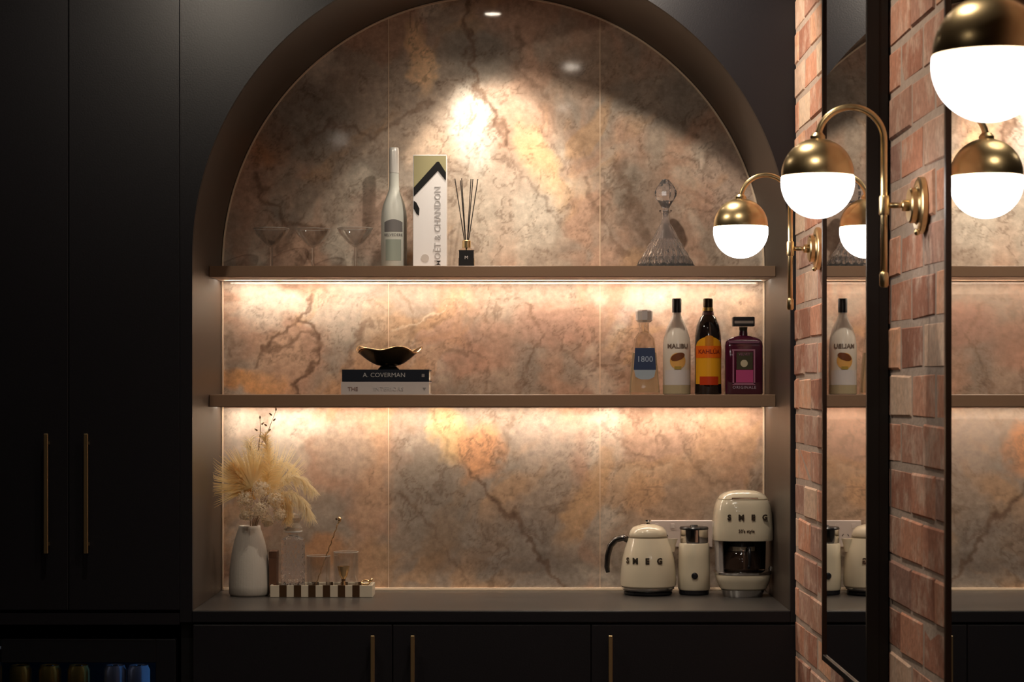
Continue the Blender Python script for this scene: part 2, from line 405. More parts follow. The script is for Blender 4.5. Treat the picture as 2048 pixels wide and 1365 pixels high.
def slab(x0, x1, y):
    st = .004; nx = int((x1-x0)/st); nz = int((2.70-.885)/st)
    X = np.linspace(x0, x1, nx+1); Z = np.linspace(.885, 2.70, nz+1)
    XX, ZZ = np.meshgrid(X, Z, indexing='ij'); col = stone_colour(XX, ZZ)
    n = XX.size; co = np.empty((n+4, 3)); co[:n, 0] = XX.ravel(); co[:n, 1] = y; co[:n, 2] = ZZ.ravel()
    bk = [(x0, 6.43, .885), (x1, 6.43, .885), (x1, 6.43, 2.70), (x0, 6.43, 2.70)]; co[n:] = bk
    idx = np.arange(n).reshape(nx+1, nz+1)
    q = np.stack([idx[:-1, :-1], idx[1:, :-1], idx[1:, 1:], idx[:-1, 1:]], -1).reshape(-1, 4)
    a, b_, c_, d_ = idx[0, 0], idx[-1, 0], idx[-1, -1], idx[0, -1]
    extra = [(n+3, n+2, n+1, n), (a, n, n+1, b_), (b_, n+1, n+2, c_), (c_, n+2, n+3, d_), (d_, n+3, n, a)]
    q = np.vstack([q, np.array(extra)])
    me = bpy.data.meshes.new('stone_slab'); me.vertices.add(n+4); me.vertices.foreach_set('co', co.ravel())
    me.loops.add(q.size); me.loops.foreach_set('vertex_index', q.ravel().astype(np.int32))
    me.polygons.add(len(q)); me.polygons.foreach_set('loop_start', np.arange(0, q.size, 4, dtype=np.int32))
    me.update(calc_edges=True); me.validate()
    ca = me.color_attributes.new('onyx', 'FLOAT_COLOR', 'POINT')
    full = np.ones((n+4, 4)); full[:n, :3] = col.reshape(-1, 3); full[n:, :3] = .4
    ca.data.foreach_set('color', full.ravel().astype(np.float32))
    return obj('stone_slab', me, sm, wall_back)
XS = [-.885, (777-1024)/SB, (1200-1024)/SB, .775]
slab(XS[0], XS[1]-.0008, YB); slab(XS[1]+.0008, XS[2]-.0008, YB+.0008); slab(XS[2]+.0008, XS[3], YB)

for x in (XS[1], XS[2]):
    obj('joint_strip', bx(x-.0012, x+.0012, YB-.0008, YB+.002, .905, 2.69), mat('joint_bead', (.75, .58, .42), .3), wall_back)
# ------------------------------------------------------------------ arched cabinet surround
NX, NZ, NR = -.056, 1.866, .810  # arch centre and radius
ZC = .9015                       # worktop height
XL, XR = NX-NR, NX+NR
def ray_niche(a):
    c, s = cos(a), sin(a)
    if s >= 0: return NR
    t = NR/abs(c) if abs(c) > 1e-9 else 1e9
    return min(t, (NZ-.870)/abs(s))
def ray_rect(a, x0, x1, z0, z1):
    c, s = cos(a), sin(a); ts = []
    if abs(c) > 1e-9: ts.append(((x1 if c > 0 else x0)-NX)/c)
    if abs(s) > 1e-9: ts.append(((z1 if s > 0 else z0)-NZ)/s)
    return min(t for t in ts if t > 0)
R4 = (-.899, .90, .870, CEIL)
angs = set(2*pi*i/240 for i in range(240))
for x in (R4[0], R4[1]):
    for z in (R4[2], R4[3]): angs.add(math.atan2(z-NZ, x-NX) % (2*pi))
for x in (XL, XR): angs.add(math.atan2(.870-NZ, x-NX) % (2*pi))
angs = sorted(angs)
surround = thing('arched_cabinet', 'tall black cabinet front with the big arched display niche cut into it', 'cabinet', (0, 0, 0))
bm = NB(); fi, fo, bi, bo = [], [], [], []
keep = [a for a in angs if NZ+ray_rect(a, *R4)*sin(a) > .8701 or True]
for a in keep:
    ri, ro_ = ray_niche(a), ray_rect(a, *R4)
    pi_ = (NX+ri*cos(a), NZ+ri*sin(a)); po = (NX+ro_*cos(a), NZ+ro_*sin(a))
    fi.append(bm.verts.new((pi_[0], YF, pi_[1]))); fo.append(bm.verts.new((po[0], YF, po[1])))
    bi.append(bm.verts.new((pi_[0], YF+.018, pi_[1]))); bo.append(bm.verts.new((po[0], YF+.018, po[1])))
n = len(keep)
for i in range(n):
    j = (i+1) % n; am = (keep[i]+((keep[j]-keep[i]) % (2*pi))/2)
    if sin(am) < 0 and ray_rect(am, *R4)-ray_niche(am) < 1e-3: continue   # open at the worktop
    for q in ((fi[i], fi[j], fo[j], fo[i]), (bi[i], bo[i], bo[j], bi[j]), (fi[i], bi[i], bi[j], fi[j]), (fo[i], fo[j], bo[j], bo[i])):
        try: bm.faces.new(q)
        except ValueError: pass
bmesh.ops.delete(bm, geom=[v for v in bm.verts if not v.link_faces], context='VERTS')
obj('face_panel', bm, M['black_laminate'], surround)
# lining: sides and arch soffit, with real thickness
path = [(XL, ZC-.03)]+[(NX-NR*cos(pi*i/96), NZ+NR*sin(pi*i/96)) for i in range(97)]+[(XR, ZC-.03)]
bm = NB(); rings = []
for k, (x, z) in enumerate(path):
    if k in (0, len(path)-1): nx_, nz_ = (-1 if k == 0 else 1), 0
    else: nx_, nz_ = (x-NX)/NR, (z-NZ)/NR
    t = .016
    rings.append([bm.verts.new(p) for p in ((x, YF+.0185, z), (x, 6.4345, z), (x+nx_*t, 6.4345, z+nz_*t), (x+nx_*t, YF+.0185, z+nz_*t))])
for A, B in zip(rings, rings[1:]):
    for k in range(4): j = (k+1) % 4; bm.faces.new((A[k], B[k], B[j], A[j]))
bm.faces.new(rings[0]); bm.faces.new(rings[-1])
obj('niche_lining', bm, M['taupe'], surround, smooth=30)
# bright metal edge round the stone
tp = [(XL+.002, ZC+.002)]+[(NX-(NR-.002)*cos(pi*i/96), NZ+(NR-.002)*sin(pi*i/96)) for i in range(97)]+[(XR-.002, ZC+.002)]
bm = NB(); rings = []
for k, (x, z) in enumerate(tp):
    if k in (0, len(tp)-1): nx_, nz_ = (1 if k == 0 else -1), 0
    else: nx_, nz_ = -(x-NX)/NR, -(z-NZ)/NR
    t = .0048
    rings.append([bm.verts.new(p) for p in ((x, YB-.004, z), (x+nx_*t, YB-.004, z+nz_*t), (x+nx_*t, YB+.001, z+nz_*t), (x, YB+.001, z))])
for A, B in zip(rings, rings[1:]):
    for k in range(4): j = (k+1) % 4; bm.faces.new((A[k], B[k], B[j], A[j]))
obj('edge_trim', bm, M['trim'], surround)
obj('base_trim', bx(XL+.006, XR-.006, YB-.006, YB+.001, ZC, ZC+.008, bev=.001), M['trim'], surround)
# recessed downlight in the arch soffit
def spot(name, parent, loc, energy, size, blend, rot=(0, 0, 0), rad=.025, col=(1, .86, .69)):
    d = bpy.data.lights.new(name, 'SPOT'); d.energy = energy; d.spot_size = size; d.spot_blend = blend
    d.shadow_soft_size = rad; d.color = col
    o = bpy.data.objects.new(name, d); C.objects.link(o); o.parent = parent; o.location = loc; o.rotation_euler = rot; return o
def downlight(label, loc, energy, size, blend, rot=(0, 0, 0), r=.040, disc=None):
    t = thing('ceiling_downlight', label, 'ceiling light', loc)
    bm = lathe([(r*.72, -.001), (r, -.0035), (r, -.0005), (r*.72, -.0005)], 32); 
    obj('trim_ring', bm, M['white_metal'], t, smooth=40)
    obj('lamp_lens', lathe([(0, -.0006), (r*.70, -.0006), (r*.70, -.002), (0, -.002)], 32), disc or M['lamp_disc'], t)
    spot('lamp_light', t, (0, 0, -.01), energy, size, blend, rot); return t
downlight('small round downlight set in the top of the arched niche', (-.06, 6.105, NZ+NR-.0005), NICHE_SPOT, radians(58), .45, (radians(25), 0, 0), r=.034)

# shelves -----------------------------------------------------------------
Z1T, Z1B = 1.854, 1.823
Z2T, Z2B = 1.486, 1.451
YSH = 6.143
for lab, zt, zb in (('upper taupe shelf across the niche at the foot of the arch', Z1T, Z1B), ('lower taupe shelf across the niche below the bottles', Z2T, Z2B)):
    t = thing('display_shelf', lab, 'shelf', (NX, YB, zb))
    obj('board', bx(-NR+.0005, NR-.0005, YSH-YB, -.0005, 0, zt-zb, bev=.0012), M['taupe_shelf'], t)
    obj('light_strip', bx(-NR+.02, NR-.02, -.072, -.058, -.0030, -.0006), M['led'], t)
    obj('diffuser_lip', bx(-NR+.02, NR-.02, -.0745, -.0728, -.0042, -.0006), M['lit_under'], t)
    obj('underside', bx(-NR+.003, NR-.003, YSH-YB+.004, -.003, -.0004, -.0001), M['lit_under'], t)  # pale plate standing in for the brightly lit board underside

# worktop ------------------------------------------------------------------
ct = thing('worktop', 'x', 'worktop', (NX, YF, .870))
obj('slab', bx(-NR+.0005, NR-.0005, .0205, YB+.001-YF, 0, ZC-.870, bev=.001), M['counter'], ct)
obj('front_edge', bx(-NR+.0005, NR-.0005, -.002, .020, 0, ZC-.870-.0025, bev=.001), M['black_laminate'], ct)
obj('edge_strip', bx(-NR+.0005, NR-.0005, -.0015, .0203, ZC-.870-.0023, ZC-.870, bev=.0005), M['counter'], ct)
tag(ct, 'dark grey stone worktop at the bottom of the arched niche', 'worktop')

# cabinet doors and handles -------------------------------------------------
def bar_handle(parent, x, z0, z1):
    """thin square brass bar on two stand-offs, local to a door whose face is at y=0"""
    bm = bx(x-.0055, x+.0055, -.036, -.026, z0, z1, bev=.0012)
    h = obj('handle', bm, M['brass_dull'], parent)
    for z in (z0+.02, z1-.03):
        box_ = bx(x-.0035, x+.0035, -.0265, 0, z, z+.008); obj('handle_post', box_, M['brass_dull'], parent)
    return h
def cabinet(label, x0, x1, z0, z1, doors, yb=6.434, kick=0):
    t = thing('base_cabinet' if kick else 'tall_cabinet', label, 'cabinet', (x0, YF, 0))
    obj('carcass', bx(0, x1-x0, .0205, yb-YF, max(z0-.03, kick), z1, bev=0), M['black_carcass'], t)
    for a, b, hx, h0, h1, d0, d1 in doors:
        d = obj('door', bx(a-x0+.0012, b-x0-.0012, 0, .019, d0, d1, bev=.0012), M['black_laminate'], t)
        bar_handle(d, hx-x0, h0, h1)
    if kick: obj('toe_kick', bx(.0, x1-x0, .06, .08, 0, kick), M['black_carcass'], t)
    return t
SF = F/YF
fx = lambda x: (x-1024)/SF
SH = F/(YF-.031); hx_ = lambda x: (x-1024)/SH; hz_ = lambda y: 1.5-(y-780)/SH
cabinet('tall black double door cabinet left of the niche with two long brass bar handles', -1.503, -.9005, .895, CEIL-.002,
        [(-1.503, fx(137), hx_(92), hz_(1108), hz_(868), .903, CEIL-.004), (fx(137), fx(360), hx_(172), hz_(1108), hz_(868), .903, CEIL-.004)])
cabinet('black double door base cabinet below the left of the worktop, two brass handles', -.899, fx(1182), .10, .868,
        [(fx(385), fx(785), hx_(745), hz_(1272)-.325, hz_(1272), .10, .8625), (fx(785), fx(1182), hx_(825), hz_(1272)-.325, hz_(1272), .10, .8625)], kick=.095)
cabinet('black base cabinet beside the brick wall with one brass bar handle', fx(1182)+.0005, .900, .10, .868,
        [(fx(1182), .775, hx_(1221), hz_(1272)-.325, hz_(1272), .10, .8625)], kick=.095)
# end panel between fridge bay and base cabinet is the cabinet's own side; rail over the fridge
struct('trim_2', bx(-1.503, -.9005, YF, YF+.02, .8635, .894), M['black_laminate'])

# ------------------------------------------------------------------ bar fridge (bottom left)
fr = thing('bar_fridge', 'black glass door bar fridge at bottom left under the tall cabinet', 'fridge', (-1.45, YF+.01, 0))
M['fridge_in'] = mat('fridge_liner', (.05, .06, .08), .4)
M['blue_led'] = mat('blue_led', (.2, .5, 1), .5, emit=(.14, .45, 1), es=.30)
M['tint'] = mat('tinted_glass', (.55, .6, .68), .0, trans=1, ior=1.2, spec=.3)
X0, X1 = 0, -.913+1.45
gx1, gz1 = -.967+1.45, .759
bm = NB()
for b in ((0, .02, .03, .56, .05, .822), (X1-.02, X1, .03, .56, .05, .822), (.02, X1-.02, .03, .56, .802, .822), (.02, X1-.02, .03, .56, .05, .09), (.02, X1-.02, .54, .56, .09, .802)):
    pass
shell = NB(); box(shell, 0, X1, .028, .56, .05, .822); obj('shell', bx(0, X1, .545, .56, .05, .822), M['fridge_in'], fr)
shell.free()
obj('side_wall', bx(0, .02, .028, .545, .05, .822), M['black_carcass'], fr); obj('side_wall', bx(X1-.02, X1, .028, .545, .05, .822), M['black_carcass'], fr)
obj('top_wall', bx(.02, X1-.02, .028, .545, .80, .822), M['black_carcass'], fr); obj('bottom_wall', bx(.02, X1-.02, .028, .545, .05, .09), M['black_carcass'], fr)
df = obj('door_frame', bx(0, gx1-.41-.012, 0, .027, .05, .822, bev=.002), M['dark_plastic'], fr)
# door frame: four rails
for nm, b in (('frame_rail', (gx1-.42, gx1, 0, .027, gz1, .822)), ('frame_rail', (gx1-.42, gx1, 0, .027, .05, .10)), ('frame_rail', (gx1, X1, 0, .027, .05, .822))):
    obj(nm, bx(*b, bev=.0015), M['dark_plastic'], fr)
obj('glass_pane', bx(gx1-.42, gx1, .008, .014, .10, gz1), M['tint'], fr)
obj('light_bar', bx(gx1-.005, gx1-.001, .05, .40, .30, .795), M['blue_led'], fr)
obj('can_fill_bar', bx(.03, X1-.03, .035, .045, .792, .799), mat('can_fill_glow', (.8, .9, 1), .5, emit=(.75, .85, 1), es=.9), fr)  # glowing bar added to brighten the cans
sh = obj('wire_rack', bx(.022, X1-.022, .06, .52, .600, .604), M['chrome'], fr)
cans = mat('amber_can', (.45, .25, .05), .3, metal=.7); cang = mat('silver_can', (.42, .36, .38), .3, metal=.7)
proto = None
for i, (cx, mt, lab) in enumerate(((38, cans, 'amber drink can behind the fridge glass, furthest left'), (97, cans, 'amber drink can behind the fridge glass, middle of the three amber ones'),
                              (155, cans, 'amber drink can behind the fridge glass, next to the silver cans'), (228, cang, 'silver drink can behind the fridge glass, beside the amber ones'), (275, cang, 'silver drink can behind the fridge glass, furthest right'))):
    p = px(cx, 1340, 5.95)
    t = thing('drink_can', lab, 'can', (p.x, 5.97, .6045), 0, 'drink cans in the bar fridge')
    obj('can_body', lathe([(0, .002), (.024, 0), (.031, .008), (.031, .118), (.026, .128), (.026, .131), (.0235, .131), (.0235, .128), (0, .128)], 32), mt, t, smooth=40)
    obj('ring_pull', tube([(.009*cos(a), .009*sin(a)-.004, .1295) for a in [2*pi*k/12 for k in range(12)]], .0012, 6, closed=True), M['chrome'], t)

# ------------------------------------------------------------------ mirrors on the brick wall
def mirror(label, y0, y1, xg, xf, z0, z1):
    t = thing('wall_mirror', label, 'mirror', (WALLX, (y0+y1)/2, z0))
    h = (y1-y0)/2; H = z1-z0; fw = .014
    g, f = xg-WALLX, xf-WALLX
    obj('mirror_glass', bx(g, g+.004, -h+fw*.6, h-fw*.6, fw*.6, H-fw*.6), M['mirror'], t)
    obj('backing', bx(g+.0045, -.0035, -h+.002, h-.002, .002, H-.002), M['black_metal'], t)
    for b in ((f, g+.02, -h, -h+fw, 0, H), (f, g+.02, h-fw, h, 0, H), (f, g+.02, -h+fw, h-fw, 0, fw), (f, g+.02, -h+fw, h-fw, H-fw, H)):
        obj('frame', bx(*b, bev=.0008), M['brown_metal'] if b[2] > 0 else M['black_metal'], t)
    return t
mirror('tall narrow black framed mirror on the brick, the one nearer the niche', 4.354, 4.988, .7235, .7185, .873, 2.52)
mirror('tall black framed mirror on the brick at the right edge of the photo', 2.94, 3.576, .7235, .7185, .873, 2.52)

# ------------------------------------------------------------------ wall sconces
def sconce(label, y, group):
    t = thing('wall_sconce', label, 'wall lamp', (WALLX, y, 1.850), 0, group)
    # everything local: wall plane x=0, room is -x
    d = xform(lathe([(0, 0), (.050, 0), (.053, .003), (.053, .011), (.048, .014), (.036, .014), (.033, .017), (.033, .026), (.030, .029), (0, .029)], 48), Matrix.Translation((-.001, 0, 0)) @ Matrix.Rotation(-pi/2, 4, 'Y'))
    obj('backplate', d, M['brass'], t, smooth=35)
    obj('arm', tube([(-.027, 0, 0), (-.068, 0, 0)], .0052, 16), M['brass'], t, smooth='all')
    obj('collar', xform(lathe([(0, 0), (.0095, 0), (.0105, .002), (.0105, .012), (.0085, .014), (0, .014)], 24), Matrix.Translation((-.029, 0, 0)) @ Matrix.Rotation(-pi/2, 4, 'Y')), M['brass'], t, smooth=35)
    obj('knuckle', lathe([(0, -.018), (.008, -.018), (.0092, -.015), (.0092, .015), (.008, .018), (0, .018)], 24), M['brass'], t, smooth=35).location = (-.0755, 0, 0)
    pts = [(-.0755, 0, -.138), (-.0755, 0, .0), (-.0755, 0, .118)]
    R = .0615
    pts += [(-.0755-R+R*cos(a), 0, .121+R*sin(a)) for a in [pi*k/28 for k in range(29)]]
    pts += [(-.1985, 0, .108), (-.1985, 0, .085)]
    obj('gooseneck', tube(pts, .0062, 18), M['brass'], t, smooth='all')
    obj('finial', lathe([(0, -.152), (.006, -.152), (.0085, -.148), (.0085, -.128), (.0066, -.124), (0, -.124)], 24), M['brass'], t, smooth=35).location = (-.0755, 0, 0)
    obj('finial_knob', lathe([(0, -.006), (.004, -.005), (.006, 0), (.004, .005), (0, .006)], 16), M['brass'], t, smooth='all').location = (-.020, -.03, -.052)
    GX, ZR = -.1985, .0575        # globe axis and rim height
    r = .067
    cap = [(0, .078)]+[(r*cos(a), r*sin(a)) for a in [radians(82-k*82/18) for k in range(19)]]+[(r-.002, 0), (r-.002, -.002), (r*.9, -.002)]
    cap = [(.0, r*1.0)]+[(r*cos(a), r*sin(a)) for a in [radians(84-k*84/20) for k in range(21)]]+[(r, -.003), (r-.003, -.003), (r-.003, .0)]
    c = obj('shade_cap', lathe(cap, 64), M['brass'], t, smooth=40); c.location = (GX, 0, ZR)
    obj('cap_collar', lathe([(0, r-.006), (.014, r-.006), (.014, r+.004), (.009, r+.010), (0, r+.010)], 24), M['brass'], t, smooth=35).location = (GX, 0, ZR)
    gr = .0680
    gl = [(0, -.0035), (gr-.004, -.0035)]+[(gr*cos(a), gr*sin(a)-.014) for a in [radians(8-k*98/26) for k in range(27)]]
    gl[-1] = (0, gl[-1][1])
    g = obj('glass_globe', lathe(gl, 64), M['opal'], t, smooth=40); g.location = (GX, 0, ZR)
    return t
G_S = 'brass globe sconces along the brick wall'
s0 = sconce('brass gooseneck globe sconce furthest back, between the niche and the narrow mirror', 5.33, G_S)
dup(s0, (WALLX, 3.988, 1.842), 0, 'brass gooseneck globe sconce on the brick between the two mirrors', G_S)
dup(s0, (WALLX, 2.553, 1.843), 0, 'nearest and largest brass globe sconce, cut by the top right corner', G_S)

# room downlights (two seen as reflections in the polished stone)
dl = downlight('ceiling downlight close in front of the arched niche', (.24, 5.43, CEIL), ROOM_SPOT, radians(124), .6, (radians(28), radians(-14), 0), r=.045)
for x, y, lab in ((.239, 4.178, 'ceiling downlight in the right row, second from the niche'), (.239, 2.923, 'ceiling downlight in the right row, third from the niche'),
                  (-.894, 1.64, 'ceiling downlight in the left row, further from the niche'),
                  (-.894, 4.3, 'added fill downlight in the ceiling, in front of the tall cabinet')):
    if y > 4.2 and x < 0: downlight(lab, (x, 4.95, CEIL), 20, radians(165), .5, (radians(20), 0, 0), r=.045)  # unseen lamp added to put a sheen on the tall cabinet doors
    else: downlight(lab, (x, y, CEIL), 26, radians(130), .6, r=.045)

# ================================================================== things on the top shelf
YI = 6.28                        # depth line most shelf things stand on
S = F/YI
def at(x, z, y=YI): return ((x-1024)*y/F, y, z)

# -- stemmed cocktail glasses
def coupe(label, x, y=YI):
    t = thing('cocktail_glass', label, 'glass', at(x, Z1T, y), 0, 'stemmed cocktail glasses on the upper shelf')
    obj('foot', lathe([(0, 0), (.036, 0), (.0365, .0015), (.012, .0035), (.004, .006), (0, .006)], 40), M['glass'], t, smooth=40)
    obj('stem', lathe([(0, .0062), (.0042, .0062), (.0034, .03), (.0036, .062), (.0, .062)], 16), M['glass'], t, smooth=40)
    obj('bowl', lathe([(0, .0622), (.006, .0625), (.022, .074), (.046, .1), (.0535, .116), (.0525, .1165), (.045, .101), (.021, .0755), (0, .066)], 48), M['thin'], t, smooth=60)
    obj('rim', tube([(.053*cos(a), .053*sin(a), .1168) for a in [2*pi*k/48 for k in range(48)]], .0008, 6, closed=True), M['rimlight'], t, smooth='all')
    return t
c0 = coupe('clear stemmed cocktail glass at the far left of the upper shelf', 543)
dup(c0, at(626, Z1T, 6.30), 0, 'clear stemmed cocktail glass, middle of three on the upper shelf')
dup(c0, at(711, Z1T, 6.27), 0, 'clear stemmed cocktail glass beside the tall frosted bottle')

# -- frosted bottle
t = thing('frosted_bottle', 'tall frosted glass spirit bottle with silver cap beside the white gift box', 'bottle', at(788, Z1T, 6.29))
H = (532-292)/S+.004
obj('glass_body', lathe([(0, 0), (.035, 0), (.038, .004), (.038, .145), (.0365, .165), (.031, .19), (.022, .212), (.0165, .228), (.0145, .245), (.0140, H-.075), (0, H-.075)], 48), M['frost'], t, smooth=40)
obj('cap', lathe([(0, H-.0745), (.0145, H-.0745), (.0145, H-.012), (.0135, H-.002), (.0120, H), (0, H)], 32), M['silver'], t, smooth=40)
obj('label', label_patch(.038, .106, .134, .75, topf=lambda u: .008*sin(pi*u)), M['grey_ink'], t)
lettering('lettering', 'BELVEDERE', .0115, M['grey_ink'], t, (0, -.0386, .0965), wrap=.038)
obj('lower_label', label_patch(.038, .022, .084, .62), mat('grey_green_print', (.33, .37, .32), .5), t)

# -- white champagne gift box
bw, bh, bd = 67/(F/6.22), (531-307)/(F/6.22)+.002, .085
t = thing('gift_box', 'tall white champagne gift box with black ribbon print and vertical lettering', 'box', at(859.5, Z1T, 6.22))
obj('carton', bx(-bw/2, bw/2, 0, bd, 0, bh, bev=.0008), M['white_paper'], t)
def bxz(x, y): return ((x-859.5)*6.22/F, (531-y)*6.22/F+.001)
pts = [bxz(*p) for p in ((827.5, 308), (892, 308), (892, 352), (876, 326), (827.5, 382))]
obj('khaki_panel', prism(pts, -.0007, -.0001), M['khaki'], t)
pts = [bxz(*p) for p in ((827.5, 372), (874, 320), (878, 320), (892, 342), (892, 358), (876, 338), (827.5, 390))]
obj('ribbon_print', prism(pts, -.0014, -.0008), M['black_ink'], t)
pts = [bxz(*p) for p in ((827.5, 398), (833, 402), (839, 414), (838, 428), (833, 424), (827.5, 414))]
obj('ribbon_knot', prism(pts, -.0010, -.0002), M['black_ink'], t)
x_, z_ = bxz(876, 449)
lettering('lettering', 'MOËT & CHANDON', .0255, M['pale_grey'], t, (x_, -.0008, z_), rot=(pi/2, -pi/2, 0), bold=.0001)
x_, z_ = bxz(850, 513)
obj('seal', xform(lathe([(0, 0), (.0115, 0), (.0115, .0006), (0, .0006)], 24), Matrix.Translation((x_, -.0002, z_)) @ Matrix.Rotation(pi/2, 4, 'X')), mat('seal_print', (.55, .50, .47), .4), t)
obj('side_strip', bx(-bw/2-.0006, -bw/2, .004, bd-.004, .002, (531-425)*6.22/F), mat('brown_strip', (.16, .09, .055), .5), t)  # dark brown strip on the lower left side of the carton

# -- reed diffuser
t = thing('reed_diffuser', 'small reed diffuser with black label, gold neck and dark reeds', 'diffuser', at(933, Z1T, 6.27))
obj('glass_body', loft([(0, .0225, .0225), (.002, .0235, .0235), (.052, .0235, .0235), (.057, .016, .016), (.06, .011, .011)], 32, 5), M['glass'], t, smooth=35)
obj('oil', loft([(.004, .0205, .0205), (.030, .0205, .0205)], 32, 5), mat('scented_oil', (.75, .5, .2), .05, trans=.9, ior=1.3), t)
obj('label', bx(-.0215, .0215, -.0247, -.0239, .006, .052), M['black_ink'], t)
lettering('lettering', 'M', .014, M['pale_grey'], t, (0, -.0251, .030))
obj('neck_ring', lathe([(0, .060), (.0125, .060), (.0125, .080), (.0105, .082), (0, .082)], 24), M['brass'], t, smooth=40)
for dx, dy, hh in ((-.034, .0, .262), (-.018, .012, .258), (-.014, -.01, .262), (.013, .006, .262), (.019, -.012, .260), (.032, 0, .252), (.033, .01, .262)):
    obj('reed', tube([(dx*-.10, dy*-.1, .02), (dx, dy, hh)], .0014, 6), M['black_ink'], t)

# -- cut crystal decanter
def facets(n_, k_, amp):
    return lambda r, a, z: r*(1+amp*abs(math.sin(a*n_/2+z*k_))*abs(math.sin(a*n_/2-z*k_))) if z < .085 else r*(1+.012*abs(math.sin(a*8)))
t = thing('crystal_decanter', 'flared cut crystal decanter with stopper at the right of the upper shelf', 'decanter', at(1331, Z1T, 6.27))
prof = [(0, 0), (.078, 0), (.086, .005)]+[(.086-.0012*k, .005+.004*k) for k in range(1, 20)]
prof = [(0, 0), (.076, 0)]
for k in range(36):
    z = .003+.127*k/35; u = z/.13
    prof.append((.086*(1-u)**.85+.014*u+.006*sin(pi*u)*(-1), z))
prof += [(.0115, .142), (.0112, .158), (.018, .166), (.019, .169), (.009, .169), (.008, .15), (.012, .128), (.035, .085), (.062, .03), (.066, .010), (0, .008)]
obj('decanter_body', lathe(prof, 96, facets(24, 70, .07)), M['crystal'], t)
obj('stopper', lathe([(0, .150), (.006, .152), (.008, .1705), (.012, .180), (.030, .210), (.032, .222), (.024, .238), (.010, .258), (0, .262)], 16, lambda r, a, z: r*(1+.10*abs(math.sin(a*4)))), M['crystal'], t)

# ================================================================== middle shelf
# -- books
def book(label, x0, x1, z, h, cover, y=6.17, d=.20):
    w2 = (x1-x0)/2*y/F
    t = thing('book', label, 'book', ((x0+x1-2048)/2*y/F, y, z))
    bm = NB(); c = .003
    prof = [(0, 0), (d, 0), (d, c), (c*1.2, c), (c*1.2, h-c), (d, h-c), (d, h), (0, h)]
    A = [bm.verts.new((-w2, p, q)) for p, q in prof]; B = [bm.verts.new((w2, p, q)) for p, q in prof]
    bm.faces.new(A); bm.faces.new(B[::-1])
    for i in range(8): j = (i+1) % 8; bm.faces.new((A[i], B[i], B[j], A[j]))
    obj('cover', bm, cover, t)
    obj('pages', bx(-w2+.003, w2-.003, c*1.2, d-.004, c, h-c), mat('book_pages', (.6, .55, .45), .8), t)
    return t
navy = mat('navy_cover', (.009, .012, .02), .4); offw = mat('offwhite_cover', (.46, .42, .41), .5)
b1 = book('off-white hardback book at the bottom of the stack', 682, 858, Z2T, .0368, offw)
lettering('lettering', 'THE', .016, mat('brown_ink', (.20, .12, .10), .5), b1, (-.092, -.0006, .0155))
lettering('lettering', 'INTERIORS', .016, M['pale_grey'], b1, (.01, -.0006, .0155), spacing=1.15)
obj('spine_mark', prism([(.108, .020), (.118, .020), (.113, .012)], -.0008, -.0001), M['grey_ink'], b1)
b2 = book('black hardback book on top of the stack under the bronze bowl', 684, 858, Z2T+.0371, .0348, navy)
lettering('lettering', 'A. COVERMAN', .0185, mat('silver_ink', (.36, .36, .36), .4), b2, (-.004, -.0006, .0185), spacing=1.0)
obj('spine_mark', bx(.104, .112, -.0008, -.0001, .013, .022), M['grey_ink'], b2)
# -- bronze bowl
t = thing('bronze_bowl', 'small wavy-rimmed dark bronze footed bowl on the stacked books', 'bowl', ((777-1024)*6.27/F, 6.27, Z2T+.0721))
def wavy(u, v):
    a = 2*pi*u; r = .026+(.094-.026)*v
    k = 1+.045*sin(5*a+.6)*v
    z = .012+.046*v**1.5+.006*v*v*sin(5*a+.9)+.004*v*v*sin(3*a)
    return (r*k*cos(a), r*k*sin(a)*.8, z)
bm = wavy and wrapped(wavy, 80, 14)
# close the seam and give it thickness
bmesh.ops.remove_doubles(bm, verts=bm.verts[:], dist=1e-5)
inner = [e for e in bm.edges if e.is_boundary and all((v.co.x**2+(v.co.y/.8)**2) < .03**2 for v in e.verts)]
bmesh.ops.contextual_create(bm, geom=inner)
bmesh.ops.recalc_face_normals(bm, faces=bm.faces[:]); bmesh.ops.solidify(bm, geom=bm.faces[:], thickness=.0025)
M['bronze'] = mat('dark_bronze', (.14, .085, .04), .2, metal=1, bump=(60, .3)); M['gilt'] = mat('gilt', (.75, .52, .28), .2, metal=1)
obj('bowl_body', bm, M['bronze'], t, smooth='all')
obj('gilt_rim', tube([(lambda p: (p[0], p[1], p[2]+.001))(wavy(i/80, 1)) for i in range(80)], .0022, 8, closed=True), M['gilt'], t, smooth='all')
obj('foot', lathe([(0, 0), (.030, 0), (.031, .003), (.024, .009), (.024, .012), (0, .012)], 32), mat('black_bronze', (.02, .022, .02), .25, metal=.8), t, smooth=40)

